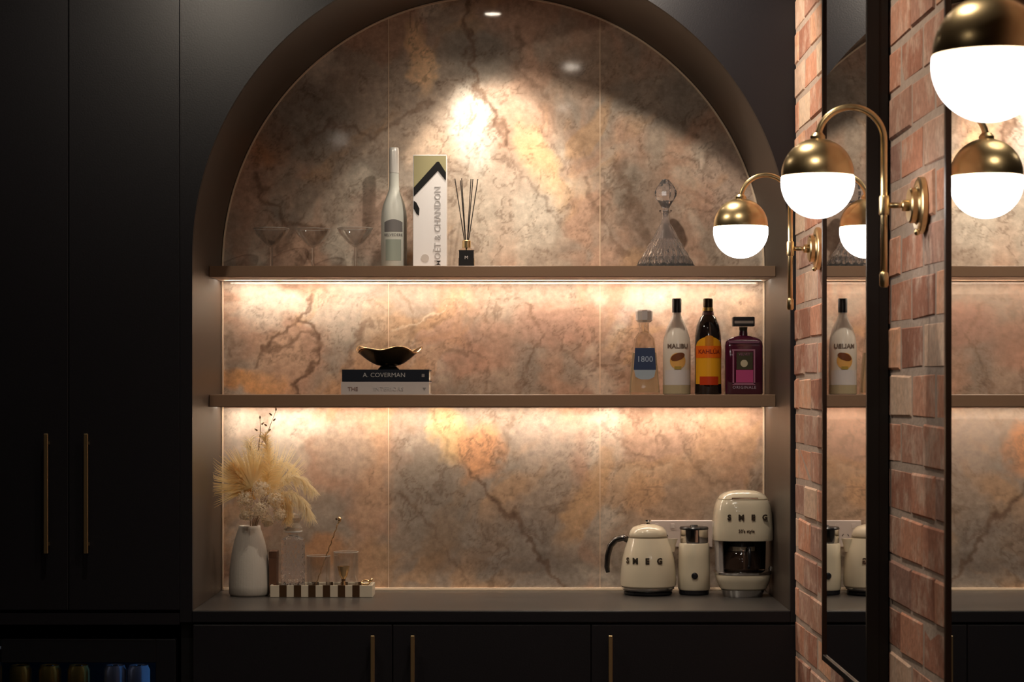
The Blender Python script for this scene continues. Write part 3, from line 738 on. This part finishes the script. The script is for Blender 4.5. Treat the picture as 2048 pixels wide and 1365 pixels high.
# -- four liquor bottles
# trapezoid bottle
t = thing('blue_label_bottle', 'clear tapered spirit bottle with dark blue label, leftmost of the four bottles', 'bottle', at(1288.5, Z2T, 6.28))
q = lambda y_: (787-y_)/S
obj('glass_body', loft([(0, .043, .030), (.004, .0445, .031), (.02, .0435, .030), (q(700), .034, .026), (q(675), .029, .022), (q(668), .020, .017), (q(660), .0145, .0145, 0, 0, 2), (q(645), .0135, .0135, 0, 0, 2), (q(643), .0135, .0135, 0, 0, 2)], 40, 6),
    mat('warm_clear_glass', (1, .97, .90), .03, trans=1, ior=1.35), t, smooth=35)
obj('spirit', loft([(.006, .039, .026), (.02, .039, .026), (q(705), .030, .022), (q(704), .030, .022)], 40, 6), mat('clear_spirit', (.96, .86, .66), .05, trans=.75, ior=1.33), t)
obj('stopper', lathe([(0, q(643)+.0005), (.018, q(643)+.0005), (.025, q(638)), (.0255, q(621)), (.022, q(618)), (0, q(618))], 10), M['silver'], t, smooth=20)
blu = mat('blue_print', (.02, .035, .085), .3)
def trap(u, v):
    z = q(736)+(q(690)-q(736))*v; hw = (.036-.03*(z-q(736)))*.86; return ((u*2-1)*hw*(1-.0), -.0315+.04*(z-.07)*.6+.0015, z)
tl = lambda x, y_: ((x-1288.5)/S, q(y_))
obj('label', prism([tl(*p) for p in ((1266, 738), (1311, 738), (1308, 694), (1269, 694))], -.0305, -.0300), blu, t)
obj('label_base', prism([tl(*p) for p in ((1270, 752), (1280, 757), (1297, 757), (1307, 752), (1310, 738), (1267, 738))], -.0307, -.0302), mat('pale_blue_print', (.28, .34, .40), .3), t)
lettering('lettering', '1800', .024, mat('ice_print', (.30, .38, .5), .4), t, (0, -.0311, q(717)))

def lathe_bottle(name, label, x, prof, m, y=YI):
    t = thing(name, label, 'bottle', at(x, Z2T, y)); obj('glass_body', lathe(prof, 48), m, t, smooth=40); return t
# white coconut bottle
wg = mat('white_glass', (.60, .54, .47), .18)
t = lathe_bottle('white_rum_bottle', 'white glass bottle with black cap and round coconut-brown emblem', 1353.5,
    [(0, 0), (.038, 0), (.0405, .004), (.0405, q(690)), (.038, q(675)), (.030, q(655)), (.018, q(638)), (.0125, q(628)), (.0122, q(622)), (0, q(622))], wg)
obj('cap', lathe([(0, q(623)), (.0135, q(623)), (.0138, q(597)), (.0128, q(595)), (0, q(595))], 32), M['black_ink'], t, smooth=40)
obj('lower_glass', lathe([(.0408, .002), (.0409, q(768)), (.0406, q(768)+.0004)], 48), mat('amber_tint_glass', (.36, .30, .19), .1), t)
obj('label', label_patch(.0405, q(768), q(738), 1.1), mat('cool_white_print', (.50, .47, .47), .4), t)
obj('emblem', disc_patch(.0405, q(720), .0235, .0009), mat('coconut_print', (.56, .30, .08), .4), t)
obj('palm_print', disc_patch(.0405, q(712), .0215, .0014, .0105, .35), mat('palm_brown', (.13, .04, .012), .4), t)
obj('emblem_base', label_patch(.0405, q(737), q(731), .24, off=.0015), mat('olive_brown', (.30, .20, .03), .4), t)  # olive-brown band at the foot of the emblem
lettering('lettering', 'MALIBU', .0185, mat('brown_letter', (.13, .09, .07), .4), t, (0, -.0415, q(691)), wrap=.0405, bold=.0004)
# dark coffee liqueur
dk = mat('dark_glass', (.010, .006, .006), .05, coat=.5)
t = lathe_bottle('coffee_liqueur_bottle', 'near-black bottle with arched orange and yellow label', 1416,
    [(0, 0), (.038, 0), (.0395, .004), (.0385, q(745)), (.0395, q(700)), (.0385, q(670)), (.034, q(650)), (.024, q(633)), (.0165, q(628)), (.014, q(620)), (.0128, q(612)), (0, q(612))], dk)
obj('cap', lathe([(0, q(612)), (.0142, q(612)), (.0142, q(597)), (.013, q(595)), (0, q(595))], 32), mat('dark_gold_cap', (.05, .032, .012), .3, metal=.6), t, smooth=40)
obj('neck_band', lathe([(.0150, q(620)), (.0165, q(620)), (.0150, q(613)), (.0138, q(613))], 32), mat('gold_band', (.5, .36, .12), .3, metal=.8), t)
obj('neck_label', lathe([(.0172, q(628)-.002), (.0175, q(627)), (.0155, q(621)), (.0150, q(621))], 32), mat('maroon_band', (.07, .01, .008), .4), t)
rf = lambda z: .0398
obj('label', label_patch(.0398, q(766), q(690), 1.15, rfun=rf, topf=lambda u: .026*sin(pi*u)**.6), mat('amber_print', (.62, .29, .012), .35), t)
obj('label_band', label_patch(.0398, q(714), q(690), 1.15, off=.0011), mat('orange_print', (.62, .11, .006), .35), t)
obj('label_foot', label_patch(.0398, q(768), q(751), .72, off=.0012), mat('red_print', (.40, .035, .006), .35), t)
obj('arch_figure', label_patch(.0398, q(690), q(672), .30, off=.0012, topf=lambda u: .004*sin(pi*u)), mat('ochre_print', (.42, .16, .01), .35), t)
lettering('lettering', 'KAHLÚA', .017, mat('red_letter', (.20, .02, .004), .4), t, (0, -.0410, q(702)), wrap=.0398, bold=.0004)
# square maroon bottle
t = thing('square_liqueur_bottle', 'square maroon liqueur bottle with flat black stopper, beside the niche wall', 'bottle', at(1486.5, Z2T, 6.28))
mar = mat('maroon_glass', (.05, .006, .018), .08, coat=.6)
obj('glass_body', loft([(0, .053, .028), (.004, .055, .030), (q(690), .055, .030), (q(682), .053, .028), (q(676), .046, .024), (q(672), .032, .018), (q(669), .013, .013, 0, 0, 2.2), (q(660), .0115, .0115, 0, 0, 2)], 48, 9), mar, t, smooth=30)
obj('neck', lathe([(0, q(662)), (.011, q(662)), (.0125, q(652)), (0, q(652))], 24), mat('neck_foil', (.10, .08, .06), .3, metal=.7), t)
obj('stopper', bx(-.0315, .0315, -.02, .02, q(651), q(632), bev=.002), M['dark_plastic'], t)
obj('stopper_band', bx(-.0275, .0275, -.0207, -.0199, q(645), q(640)), mat('band_grey', (.38, .33, .29), .3, metal=.6), t)
pk = mat('mauve_print', (.26, .10, .16), .4)
sq = lambda x, y_: ((x-1486.5)/S, q(y_))
def rect(x0, x1, y0, y1, d0, d1, nm, m):
    (a, z0), (b, z1) = sq(x0, y1), sq(x1, y0); obj(nm, bx(a, b, -d1, -d0, z0, z1), m, t)
for r_ in ((1462, 1508, 697, 700), (1463, 1466, 700, 766), (1505, 1508, 700, 766), (1463, 1508, 764, 768)): rect(*r_, .0302, .0310, 'label_border', pk)
rect(1456, 1516, 680, 685, .0302, .0308, 'collar_print', mat('mauve_dim', (.14, .05, .09), .4))
rect(1471, 1503, 703, 737, .0302, .0308, 'label_field', mat('olive_field', (.035, .03, .012), .4))
rect(1470, 1504, 738, 763, .0302, .0309, 'label', mat('magenta_print', (.36, .045, .15), .35))
obj('medallion', xform(lathe([(0, 0), (.0105, 0), (.0105, .0008), (0, .0008)], 24), Matrix.Translation((*[sq(1486, 725)[0]], -.0308, sq(1486, 725)[1])) @ Matrix.Rotation(pi/2, 4, 'X')), mat('medallion_print', (.42, .36, .25), .4), t)
lettering('lettering', 'ORIGINALE', .012, mat('lilac_letter', (.34, .26, .34), .4), t, (0, -.0308, q(773)), spacing=1.15)
lettering('lettering', 'VELVET', .010, pk, t, (0, -.0315, q(707)))

# ================================================================== on the worktop
SC_ = lambda y: F/y
# -- ribbed vase
vy = 6.255; VX = (499-1024)*vy/F
t = thing('ceramic_vase', 'off-white ribbed ceramic vase at the left end of the worktop', 'vase', (VX, vy, ZC))
rib = lambda r, a, z: r*(1+.0025*cos(a*44))
obj('vase_body', lathe([(0, 0), (.054, 0), (.059, .006), (.0595, .03), (.057, .08), (.052, .12), (.045, .155), (.037, .182), (.032, .195), (.031, .203), (.028, .203), (.028, .19), (.04, .15), (.052, .08), (.054, .012), (0, .01)], 144, rib),
    mat('offwhite_ceramic', (.50, .46, .41), .6, bump=(120, .2)), t, smooth='all')

def leafy(name, col):
    m = mat(name, col, .8); L = m.node_tree.links; b = m.node_tree.nodes['Principled BSDF']; out = [n for n in m.node_tree.nodes if n.type == 'OUTPUT_MATERIAL'][0]
    tr = nn(m, 'ShaderNodeBsdfTranslucent'); tr.inputs[0].default_value = (*col, 1); mx = nn(m, 'ShaderNodeMixShader'); mx.inputs[0].default_value = .5
    L.new(b.outputs[0], mx.inputs[1]); L.new(tr.outputs[0], mx.inputs[2]); L.new(mx.outputs[0], out.inputs[0]); return m
# -- dried bouquet
bq = thing('dried_bouquet', 'bouquet of dried golden palm, grasses and pale blooms in the ribbed vase', 'dried flowers', (VX, vy, ZC+.012))
gold = leafy('golden_palm', (.88, .69, .36)); cream = leafy('bleached_grass', (.92, .80, .56)); pale = leafy('pale_bloom', (.92, .82, .66)); twigm = mat('twig_brown', (.30, .20, .12), .8)
rg = random.Random(3)
MX = 0; MZ = .19                 # vase mouth, local
lx = lambda x, y_, dy=0: Vector(((x-1024)*(vy+dy)/F-VX, dy, 1.5-(y_-780)*(vy+dy)/F-ZC-.012))
def blade(bm, pts, w0, nrm):
    """a flat thin blade along pts, tapering to its tip"""
    L, R = [], []
    for i, p in enumerate(pts):
        u = i/(len(pts)-1); ww = w0*(.35+.65*sin(pi*min(1, .15+u*.8)))*(1-u)**.5
        tdir = (pts[min(i+1, len(pts)-1)]-pts[max(i-1, 0)]).normalized(); s = tdir.cross(nrm).normalized()*max(ww, .0002)
        L.append(bm.verts.new(p-s)); R.append(bm.verts.new(p+s))
    for i in range(len(pts)-1): bm.faces.new((L[i], L[i+1], R[i+1], R[i]))
def stem_to(p, r=.0016, bend=.0):
    a = Vector((0, 0, .0)); b = Vector((0, 0, MZ)); pts = []
    for k in range(9):
        u = k/8; pts.append((1-u)**3*a+3*(1-u)**2*u*Vector((0, 0, .10))+3*(1-u)*u*u*b+u**3*p)
    return tube(pts, r, 6)
# palm fans: blades in one plane with ragged tips
def palm_fan(hub, a0, a1, n, rad, tilt, back, m):
    nrm = Vector((sin(tilt), -cos(tilt), 0)); U = Vector((cos(tilt), sin(tilt), 0)); Zv = Vector((0, 0, 1))
    bm = NB()
    for i in range(n):
        a = a0+(a1-a0)*i/(n-1)+rg.uniform(-.02, .02); R = rad*(rg.uniform(.78, 1.06))*(1-.12*abs(2*i/(n-1)-1))
        jj = rg.uniform(-.003, .003)
        pts = [hub+(U*cos(a)+Zv*sin(a))*R*k/6+nrm*(-.012*sin(pi*k/6)*back+jj*k) for k in range(7)]
        for p in pts:
            if p.x+VX < XL+.006: p.x = XL+.006-VX
        blade(bm, pts, .0024, nrm)
    f = obj('palm_fan', bm, m, bq); f['kind'] = 'stuff'
    obj('stalk', stem_to(hub), twigm, bq)
palm_fan(lx(505, 975, -.06), radians(58), radians(208), 90, .142, radians(4), 1, gold)
palm_fan(lx(535, 990, -.01), radians(30), radians(140), 60, .165, radians(-12), 1, leafy('straw_palm', (.92, .78, .48)))
# feathery plumes
def plume(pts, spread, n, m, droop=.3):
    pts = [Vector(p) for p in pts]; bm = NB()
    def P(u):
        s = u*(len(pts)-1); i = min(int(s), len(pts)-2); f = s-i; return pts[i].lerp(pts[i+1], f)
    for k in range(n):
        u = rg.uniform(.05, 1); p = P(u); t_ = (P(min(1, u+.05))-P(max(0, u-.05))).normalized()
        s = Vector((rg.gauss(0, 1), rg.gauss(0, 1), rg.gauss(0, 1))); s = (s-t_*s.dot(t_)).normalized()
        L = spread*rg.uniform(.5, 1)*(1.1-.6*u); q1 = p+(s*.6+t_*.6)*L*.6; q2 = p+(s+t_*.9)*L+Vector((0, 0, -droop*L))
        blade(bm, [p, q1, q2], .0011, Vector((rg.uniform(-.4, .4), -1, rg.uniform(-.4, .4))))
    f = obj('grass_plume', bm, m, bq); f['kind'] = 'stuff'
    obj('stalk', stem_to(pts[0]), twigm, bq)
plume([lx(520, 1010), lx(505, 930), lx(500, 880)], .05, 300, cream)
plume([lx(530, 1000, -.03), lx(540, 930, -.04), lx(530, 870, -.03)], .05, 320, gold)
plume([lx(535, 1000, -.03), lx(575, 955, -.05), lx(606, 960, -.05), (lx(628, 985, -.05))], .035, 420, cream, .8)
plume([lx(540, 1005, -.04), lx(580, 985, -.07), lx(608, 1005, -.085), lx(622, 1035, -.085)], .034, 420, cream, .9)
plume([lx(530, 1010, -.04), lx(560, 990, -.06), lx(578, 1008, -.06), lx(574, 1040, -.06)], .034, 380, leafy('honey_grass', (.85, .65, .34)), .7)
plume([lx(515, 1005, -.03), lx(480, 960, -.05), lx(462, 930, -.05)], .045, 320, leafy('honey_grass_dark', (.80, .56, .25)))
plume([lx(540, 960), lx(560, 925), lx(585, 935), lx(600, 962)], .03, 200, cream, .5)
# fluffy pale blooms: little curled petals round a centre
def bloom(c, r, n):
    bm = NB()
    for k in range(n):
        d = Vector((rg.gauss(0, 1), rg.gauss(0, 1)-.3, rg.gauss(0, 1))).normalized(); p = c+d*r*rg.uniform(.45, 1)
        s = d.orthogonal().normalized()*.0032; q_ = d.cross(s).normalized()*.0032
        a = rg.uniform(0, pi); s2 = s*cos(a)+q_*sin(a); q2 = q_*cos(a)-s*sin(a)
        v = [bm.verts.new(x_) for x_ in (p-s2, p+q2+d*.003, p+s2+d*.001, p-q2+d*.002)]; bm.faces.new(v)
    f = obj('bloom', bm, pale, bq); f['kind'] = 'stuff'
for x_, y_, r_, d_ in ((490, 1000, .026, -.07), (522, 978, .028, -.08), (552, 1000, .026, -.08), (520, 1020, .028, -.08), (492, 1030, .020, -.06), (560, 1030, .022, -.07), (535, 1042, .018, -.06)):
    bloom(lx(x_, y_, d_), r_, 230)
# budding twigs reaching up
def twig(p0, p1, buds):
    p0, p1 = Vector(p0), Vector(p1); obj('twig', tube([p0, p0.lerp(p1, .5)+Vector((.004, 0, 0)), p1], [.0014, .0011, .0006], 6), twigm, bq)
    for u, s in buds:
        c = p0.lerp(p1, u)+Vector((s*.008, 0, .003)); b = lathe([(0, -.004), (.0022, -.002), (.0026, .001), (.0014, .005), (0, .007)], 8)
        obj('bud', xform(b, Matrix.Translation(c) @ Matrix.Rotation(s*.9, 4, 'Y')), twigm, bq, smooth='all')
twig(lx(514, 905, -.02), lx(552, 822, -.02), ((.35, -1), (.5, 1), (.62, -1), (.75, 1), (.88, -1), (1, 0)))
twig(lx(516, 900, -.02), lx(520, 838, -.02), ((.4, 1), (.6, -1), (.8, 1), (1, 0)))

# -- striped tray
ty0, ty1 = 6.19, 6.30
TS = F/ty0; tcx = (642.5-1024)/TS; tw = 205/TS/2; th = 24/TS
t = thing('striped_tray', 'narrow cream tray with dark brown inlaid stripes beside the vase', 'tray', (tcx, ty0, ZC))
tc_ = mat('bone_inlay', (.60, .53, .42), .35); tb_ = mat('brown_inlay', (.06, .03, .013), .3)
obj('tray_floor', bx(-tw+.006, tw-.006, .0065, ty1-ty0-.0065, 0, .008), tc_, t)
for yy0, yy1 in ((0, .006), (ty1-ty0-.006, ty1-ty0)): obj('tray_rim', bx(-tw, tw, yy0, yy1, 0, th, bev=.001), tc_, t)
for xx in (-tw, tw-.006): obj('tray_rim', bx(xx+.0, xx+.006, .0062, ty1-ty0-.0062, 0, th), tc_, t)
for cx in (566, 595, 624, 653, 683, 712):
    a = (cx-642.5)/TS; obj('stripe', bx(a-.0105, a+.0105, -.0006, .0066, .0012, th+.0005), tb_, t); obj('stripe', bx(a-.0105, a+.0105, ty1-ty0-.0066, ty1-ty0+.0006, .0012, th+.0005), tb_, t)
ZT = ZC+.0082
# diamond cut bottle
t = thing('crystal_bottle', 'square diamond-cut crystal bottle with faceted dark stopper on the tray', 'decanter', ((586-1024)*6.245/F, 6.245, ZT))
bm = NB(); secs = []
rings = []; seg = 64
for k in range(41):
    z = .156*k/40; ring = []
    for i in range(seg):
        a = 2*pi*i/seg; c, s_ = cos(a), sin(a); e = 5; rr = 1/((abs(c)**e+abs(s_)**e)**(1/e))
        d = 1+.06*abs(math.sin(a*8+z*130))*abs(math.sin(a*8-z*130)) if 2 < k < 39 else 1
        ring.append(bm.verts.new((.032*rr*d*c, .032*rr*d*s_, z)))
    rings.append(ring)
for (z, r0) in ((.162, .024), (.167, .014), (.174, .013)):
    rings.append([bm.verts.new((r0*cos(2*pi*i/seg), r0*sin(2*pi*i/seg), z)) for i in range(seg)])
for A, B in zip(rings, rings[1:]):
    for i in range(seg): j = (i+1) % seg; bm.faces.new((A[i], A[j], B[j], B[i]))
bm.faces.new(rings[0][::-1]); bm.faces.new(rings[-1])
obj('bottle_body', bm, M['crystal'], t)
obj('stopper', lathe([(0, .175), (.018, .175), (.026, .182), (.0265, .188), (.018, .204), (.0255, .218), (.022, .228), (0, .233)], 10), mat('smoky_crystal', (.75, .66, .55), .02, trans=.7, ior=1.6), t)
obj('stopper_ring', lathe([(.020, .175), (.0275, .178), (.0275, .181), (.020, .181)], 32), M['silver'], t, smooth=40)
# brown box by the vase
t = thing('brown_box', 'slim brown wooden box standing between the vase and the crystal bottle', 'box', ((549.5-1024)*6.27/F, 6.255, ZT))
obj('box_body', bx(-.0120, .0100, -.03, .03, 0, .102, bev=.001), mat('brown_wood', (.12, .055, .03), .5, vary=(60, .3)), t)
obj('box_lid', bx(-.0125, .0105, -.0305, .0305, .1022, .122, bev=.001), mat('brown_wood_lid', (.11, .05, .028), .45, vary=(60, .3)), t)
# tumblers
def tumbler(label, x, r, h, y):
    t = thing('tumbler', label, 'glass', ((x-1024)*y/F, y, ZT), 0, 'cut glass tumblers on the tray')
    f = lambda r_, a, z: r_*(1+.03*abs(math.sin(a*6))*(1 if .006 < z < h*.55 else 0))
    obj('glass_body', lathe([(0, 0), (r*.9, 0), (r*.94, .003), (r*.95, .02), (r*.97, h*.5), (r, h), (r-.0016, h), (r*.97-.002, h*.5), (r*.9-.002, .012), (0, .010)], 48, f), M['thin'], t, smooth=30)
    obj('rim', tube([((r-.0008)*cos(a), (r-.0008)*sin(a), h+.0004) for a in [2*pi*k/40 for k in range(40)]], .0008, 6, closed=True), M['rimlight'], t, smooth='all')
    return t
tumbler('short glass tumbler on the tray beside the crystal bottle, holding the gold spoon', 637, .035, .108, 6.235)
tumbler('taller glass tumbler at the right of the tray behind the jigger', 692, .037, .118, 6.252)
# bar spoon
p0 = Vector(((632-1024)*6.235/F, 6.235, ZT+.0125)); p1 = Vector(((679-1024)*6.235/F, 6.235, 1.5-(1040-780)*6.235/F))
p0.x = (637-1024)*6.235/F-.012
t = thing('bar_spoon', 'long gold cocktail spoon leaning in the short tumbler', 'spoon', p0)
d = p1-p0
obj('handle', tube([Vector((0, 0, .001))]+[d*u+Vector((.0012*sin(u*60), .0012*cos(u*60), 0)) for u in [k/60 for k in range(2, 60)]]+[d], .0016, 6), M['gilt'], t)
obj('handle_tip', xform(lathe([(0, -.008), (.004, -.006), (.0055, 0), (.004, .006), (0, .009)], 12), Matrix.Translation(d)), M['gilt'], t, smooth='all')
obj('tip_bead', xform(lathe([(0, -.005), (.004, 0), (0, .005)], 10), Matrix.Translation(d+Vector((-.009, 0, .002)))), tb_, t, smooth='all')
# jigger
t = thing('jigger', 'small gold hourglass jigger standing on the tray', 'jigger', ((687-1024)*6.212/F-.0, 6.2125, ZT))
obj('lower_cup', lathe([(0, .040), (.004, .040), (.014, .0), (.0132, 0), (.003, .038), (0, .038)], 32), M['gilt'], t, smooth=40)
obj('upper_cup', lathe([(0, .0405), (.0042, .0405), (.012, .054), (.0185, .080), (.0177, .080), (.011, .055), (0, .044)], 32), M['gilt'], t, smooth=40)
obj('waist_band', lathe([(.0035, .0375), (.0062, .038), (.0062, .043), (.0035, .0435)], 24), tb_, t)
# small brass ring stopper standing at the tray's right end
t = thing('ring_stopper', 'small brass ring stopper standing at the right end of the tray', 'stopper', ((728-1024)*6.235/F, 6.235, ZT))
obj('stem', lathe([(0, 0), (.007, 0), (.005, .012), (.0045, .026), (0, .026)], 16), tb_, t, smooth=40)
obj('ring', tube([(.011*cos(a)+.004, .004*sin(a), .031+.006*sin(a)) for a in [2*pi*k/24 for k in range(24)]], .0032, 8, closed=True), M['gilt'], t, smooth='all')
obj('pull', tube([(.013, 0, .031), (.020, 0, .036), (.024, 0, .042)], .0036, 8), M['gilt'], t, smooth='all')

# -- power outlet on the stone
t = thing('power_outlet', 'pale wide power outlet plate on the stone behind the kettle and frother', 'outlet', ((1361-1024)/SB, YB, 1.5-(1068-780)/SB))
wp = mat('white_plastic', (.66, .58, .55), .3)
obj('plate', bx(-.095, .095, -.008, .0, -.040, .040, bev=.002), wp, t)
for sx in (-.048, .048):
    obj('rocker_switch', bx(sx-.030, sx-.018, -.0095, -.0082, .016, .030, bev=.0008), wp, t); obj('rocker_switch', bx(sx+.018, sx+.030, -.0095, -.0082, .016, .030, bev=.0008), wp, t)
    for ax, rz in ((-.008, .5), (.008, -.5), (0, 0)):
        zz = -.004 if ax else -.020; bm = bx(-.001, .001, -.0086, -.0081, -.004, .004)
        obj('socket_slot', xform(bm, Matrix.Translation((sx+ax, 0, zz)) @ Matrix.Rotation(rz, 4, 'Y')), M['dark_plastic'], t)

# -- letters wrapped on the enamel appliances
def letters(word, xs, zc, rfun, parent, size, m, y=None):
    for ch, dx in zip(word, xs):
        me = text_mesh(ch, size, depth=.0008, bold=.0012)
        if y is None:
            r = rfun; a = math.asin(max(-.95, min(.95, dx/r))); loc = (r*sin(a), -r*cos(a)); rz = a
        else: loc = (dx, y(dx)); rz = math.atan2(dx, 0.12)*.6
        me.transform(Matrix.Translation((loc[0], loc[1], zc)) @ Matrix.Rotation(rz, 4, 'Z') @ Matrix.Rotation(pi/2, 4, 'X'))
        obj('letter', me, m, parent)
lm = mat('letter_chrome', (.16, .13, .10), .25, metal=.8)
# -- kettle
ky = 6.285; K = F/ky
t = thing('retro_kettle', 'cream enamel retro electric kettle with dark handle on the left', 'kettle', ((1296-1024)/K, ky, ZC))
obj('power_base', lathe([(0, 0), (.066, 0), (.071, .003), (.071, .009), (.066, .012), (0, .012)], 48), M['dark_plastic'], t, smooth=40)
obj('chrome_ring', lathe([(0, .0125), (.071, .0125), (.077, .018), (.077, .022), (0, .022)], 64), M['chrome'], t, smooth=40)
kp = [(0, .0225), (.077, .0225), (.0815, .027), (.0822, .045), (.0805, .075), (.0765, .105), (.069, .135), (.0615, .155), (.058, .166), (0, .166)]
obj('kettle_body', lathe(kp, 64), M['cream_enamel'], t, smooth=40)
obj('lid_ring', lathe([(0, .1665), (.0575, .1665), (.0575, .170), (0, .170)], 48), mat('tan_rubber', (.30, .24, .16), .4), t, smooth=40)
obj('lid', lathe([(0, .1705), (.055, .1705), (.056, .176), (.052, .188), (.042, .198), (.02, .205), (0, .206)], 48), M['cream_enamel'], t, smooth=40)
obj('lid_knob', lathe([(0, .206), (.006, .206), (.006, .210), (.010, .213), (.009, .218), (0, .219)], 24), M['chrome'], t, smooth=40)
hp = [(-.055, 0, .158), (-.072, 0, .166), (-.094, 0, .160), (-.110, 0, .142), (-.118, 0, .112), (-.120, 0, .080), (-.117, 0, .064)]
obj('handle', tube(hp, [.010, .010, .0095, .009, .0085, .008, .006], 12), mat('dark_chrome', (.10, .09, .085), .2, metal=.9), t, smooth='all')
obj('spout', loft([(.125, .012, .014, .066, 0, 2.2), (.145, .017, .014, .064, 0, 2.2), (.160, .022, .016, .064, 0, 2.2), (.163, .022, .016, .065, 0, 2.2)], 24, 2.2), M['cream_enamel'], t, smooth=40)
letters('SMEG', [-.062, -.041, -.007, .029], (1178-1111)/K+.004, .0795, t, .023, lm)
# -- milk frother
fy = 6.285
t = thing('milk_frother', 'cream milk frother with glass jug top between the kettle and coffee machine', 'milk frother', ((1388-1024)*fy/F, fy, ZC))
obj('foot', lathe([(0, 0), (.040, 0), (.044, .003), (.044, .014), (0, .014)], 48), M['dark_plastic'], t, smooth=40)
obj('frother_body', lathe([(0, .0145), (.045, .0145), (.047, .019), (.047, .06), (.0455, .11), (.0445, .148), (.042, .151), (0, .151)], 48), M['cream_enamel'], t, smooth=40)
obj('jug', lathe([(0, .1515), (.041, .1515), (.042, .156), (.041, .190), (.038, .190), (.038, .155), (0, .1545)], 48), M['chrome'], t, smooth=40)
obj('jug_lid', lathe([(0, .1905), (.0415, .1905), (.0425, .194), (.040, .198), (.012, .199), (.010, .203), (0, .203)], 48), M['dark_plastic'], t, smooth=40)
obj('dial', xform(lathe([(0, 0), (.0095, 0), (.0095, .004), (.008, .005), (0, .005)], 24), Matrix.Translation((-.002, -.0462, .058)) @ Matrix.Rotation(pi/2, 4, 'X')), M['dark_plastic'], t, smooth=40)
# -- coffee machine
my = 6.235; MK = F/my
t = thing('coffee_machine', 'cream retro drip coffee machine nearest the right wall of the niche', 'coffee machine', ((1485-1024)/MK, my, ZC))
W2 = .0855; D2 = .078
obj('foot', loft([(0, .056, .052), (.014, .060, .056), (.020, .062, .058)], 48, 3), M['chrome'], t, smooth=40)
obj('base', loft([(.0205, .060, .058), (.025, .068, .066), (.045, .076, .073), (.060, .0795, .077), (.066, .079, .076)], 64, 3.2), M['cream_enamel'], t, smooth=30)
obj('hot_plate', loft([(.0665, .082, .078), (.072, .084, .080), (.074, .080, .076)], 64, 3), M['chrome'], t, smooth=30)
obj('back_column', loft([(.0745, .072, .020, 0, .055), (.1635, .074, .020, 0, .055)], 48, 5), M['dark_plastic'], t, smooth=30)
obj('side_post', loft([(.0745, .010, .050, -.066, .0), (.1635, .010, .050, -.069, .0)], 24, 4), mat('satin_steel', (.42, .39, .38), .35, metal=.4), t, smooth=30)
obj('housing', loft([(.164, .086, .079), (.168, .0875, .080), (.20, .0865, .079), (.24, .0835, .077), (.262, .080, .075), (.276, .075, .071), (.281, .072, .068)], 64, 3.4), M['cream_enamel'], t, smooth=30)
obj('lid', loft([(.2815, .070, .066), (.284, .071, .067), (.292, .066, .062), (.300, .055, .052), (.306, .038, .036), (.308, .015, .015)], 64, 3), M['cream_enamel'], t, smooth=30)
obj('lid_handle', bx(-.038, .038, -.066, -.060, .2835, .2885, bev=.001), M['chrome'], t)
obj('carafe', loft([(.0745, .046, .046, -.004, -.012), (.082, .054, .054, -.004, -.012), (.110, .054, .054, -.004, -.012), (.135, .044, .044, -.004, -.012), (.145, .036, .036, -.004, -.012)], 48, 2, cap=True), mat('coffee_glass', (.03, .018, .013), .03, coat=.7), t, smooth=40)
obj('carafe_band', lathe([(.040, .134), (.0465, .134), (.040, .146), (.036, .146)], 48), M['chrome'], t, smooth=40).location = (-.004, -.012, 0)
obj('carafe_lid', lathe([(0, .1465), (.037, .1465), (.034, .158), (0, .160)], 32), M['dark_plastic'], t, smooth=40).location = (-.004, -.012, 0)
obj('carafe_handle', tube([(.010, -.055, .145), (.012, -.074, .143), (.012, -.080, .125), (.012, -.078, .100), (.010, -.068, .086)], .0045, 10), M['dark_plastic'], t, smooth='all')
obj('side_tap', xform(lathe([(0, 0), (.006, 0), (.007, .006), (.005, .012), (0, .012)], 16), Matrix.Translation((.076, -.05, .078))), M['chrome'], t)
letters('SMEG', [-.046, -.012, .022, .056], (1188-1031)/MK+.004, None, t, .021, lm, y=lambda dx: -.0800+.012*(abs(dx)/.08)**3)
lettering('script', "50's style", .0125, lm, t, (.003, -.0805, (1188-1057)/MK+.003), bold=.0003)
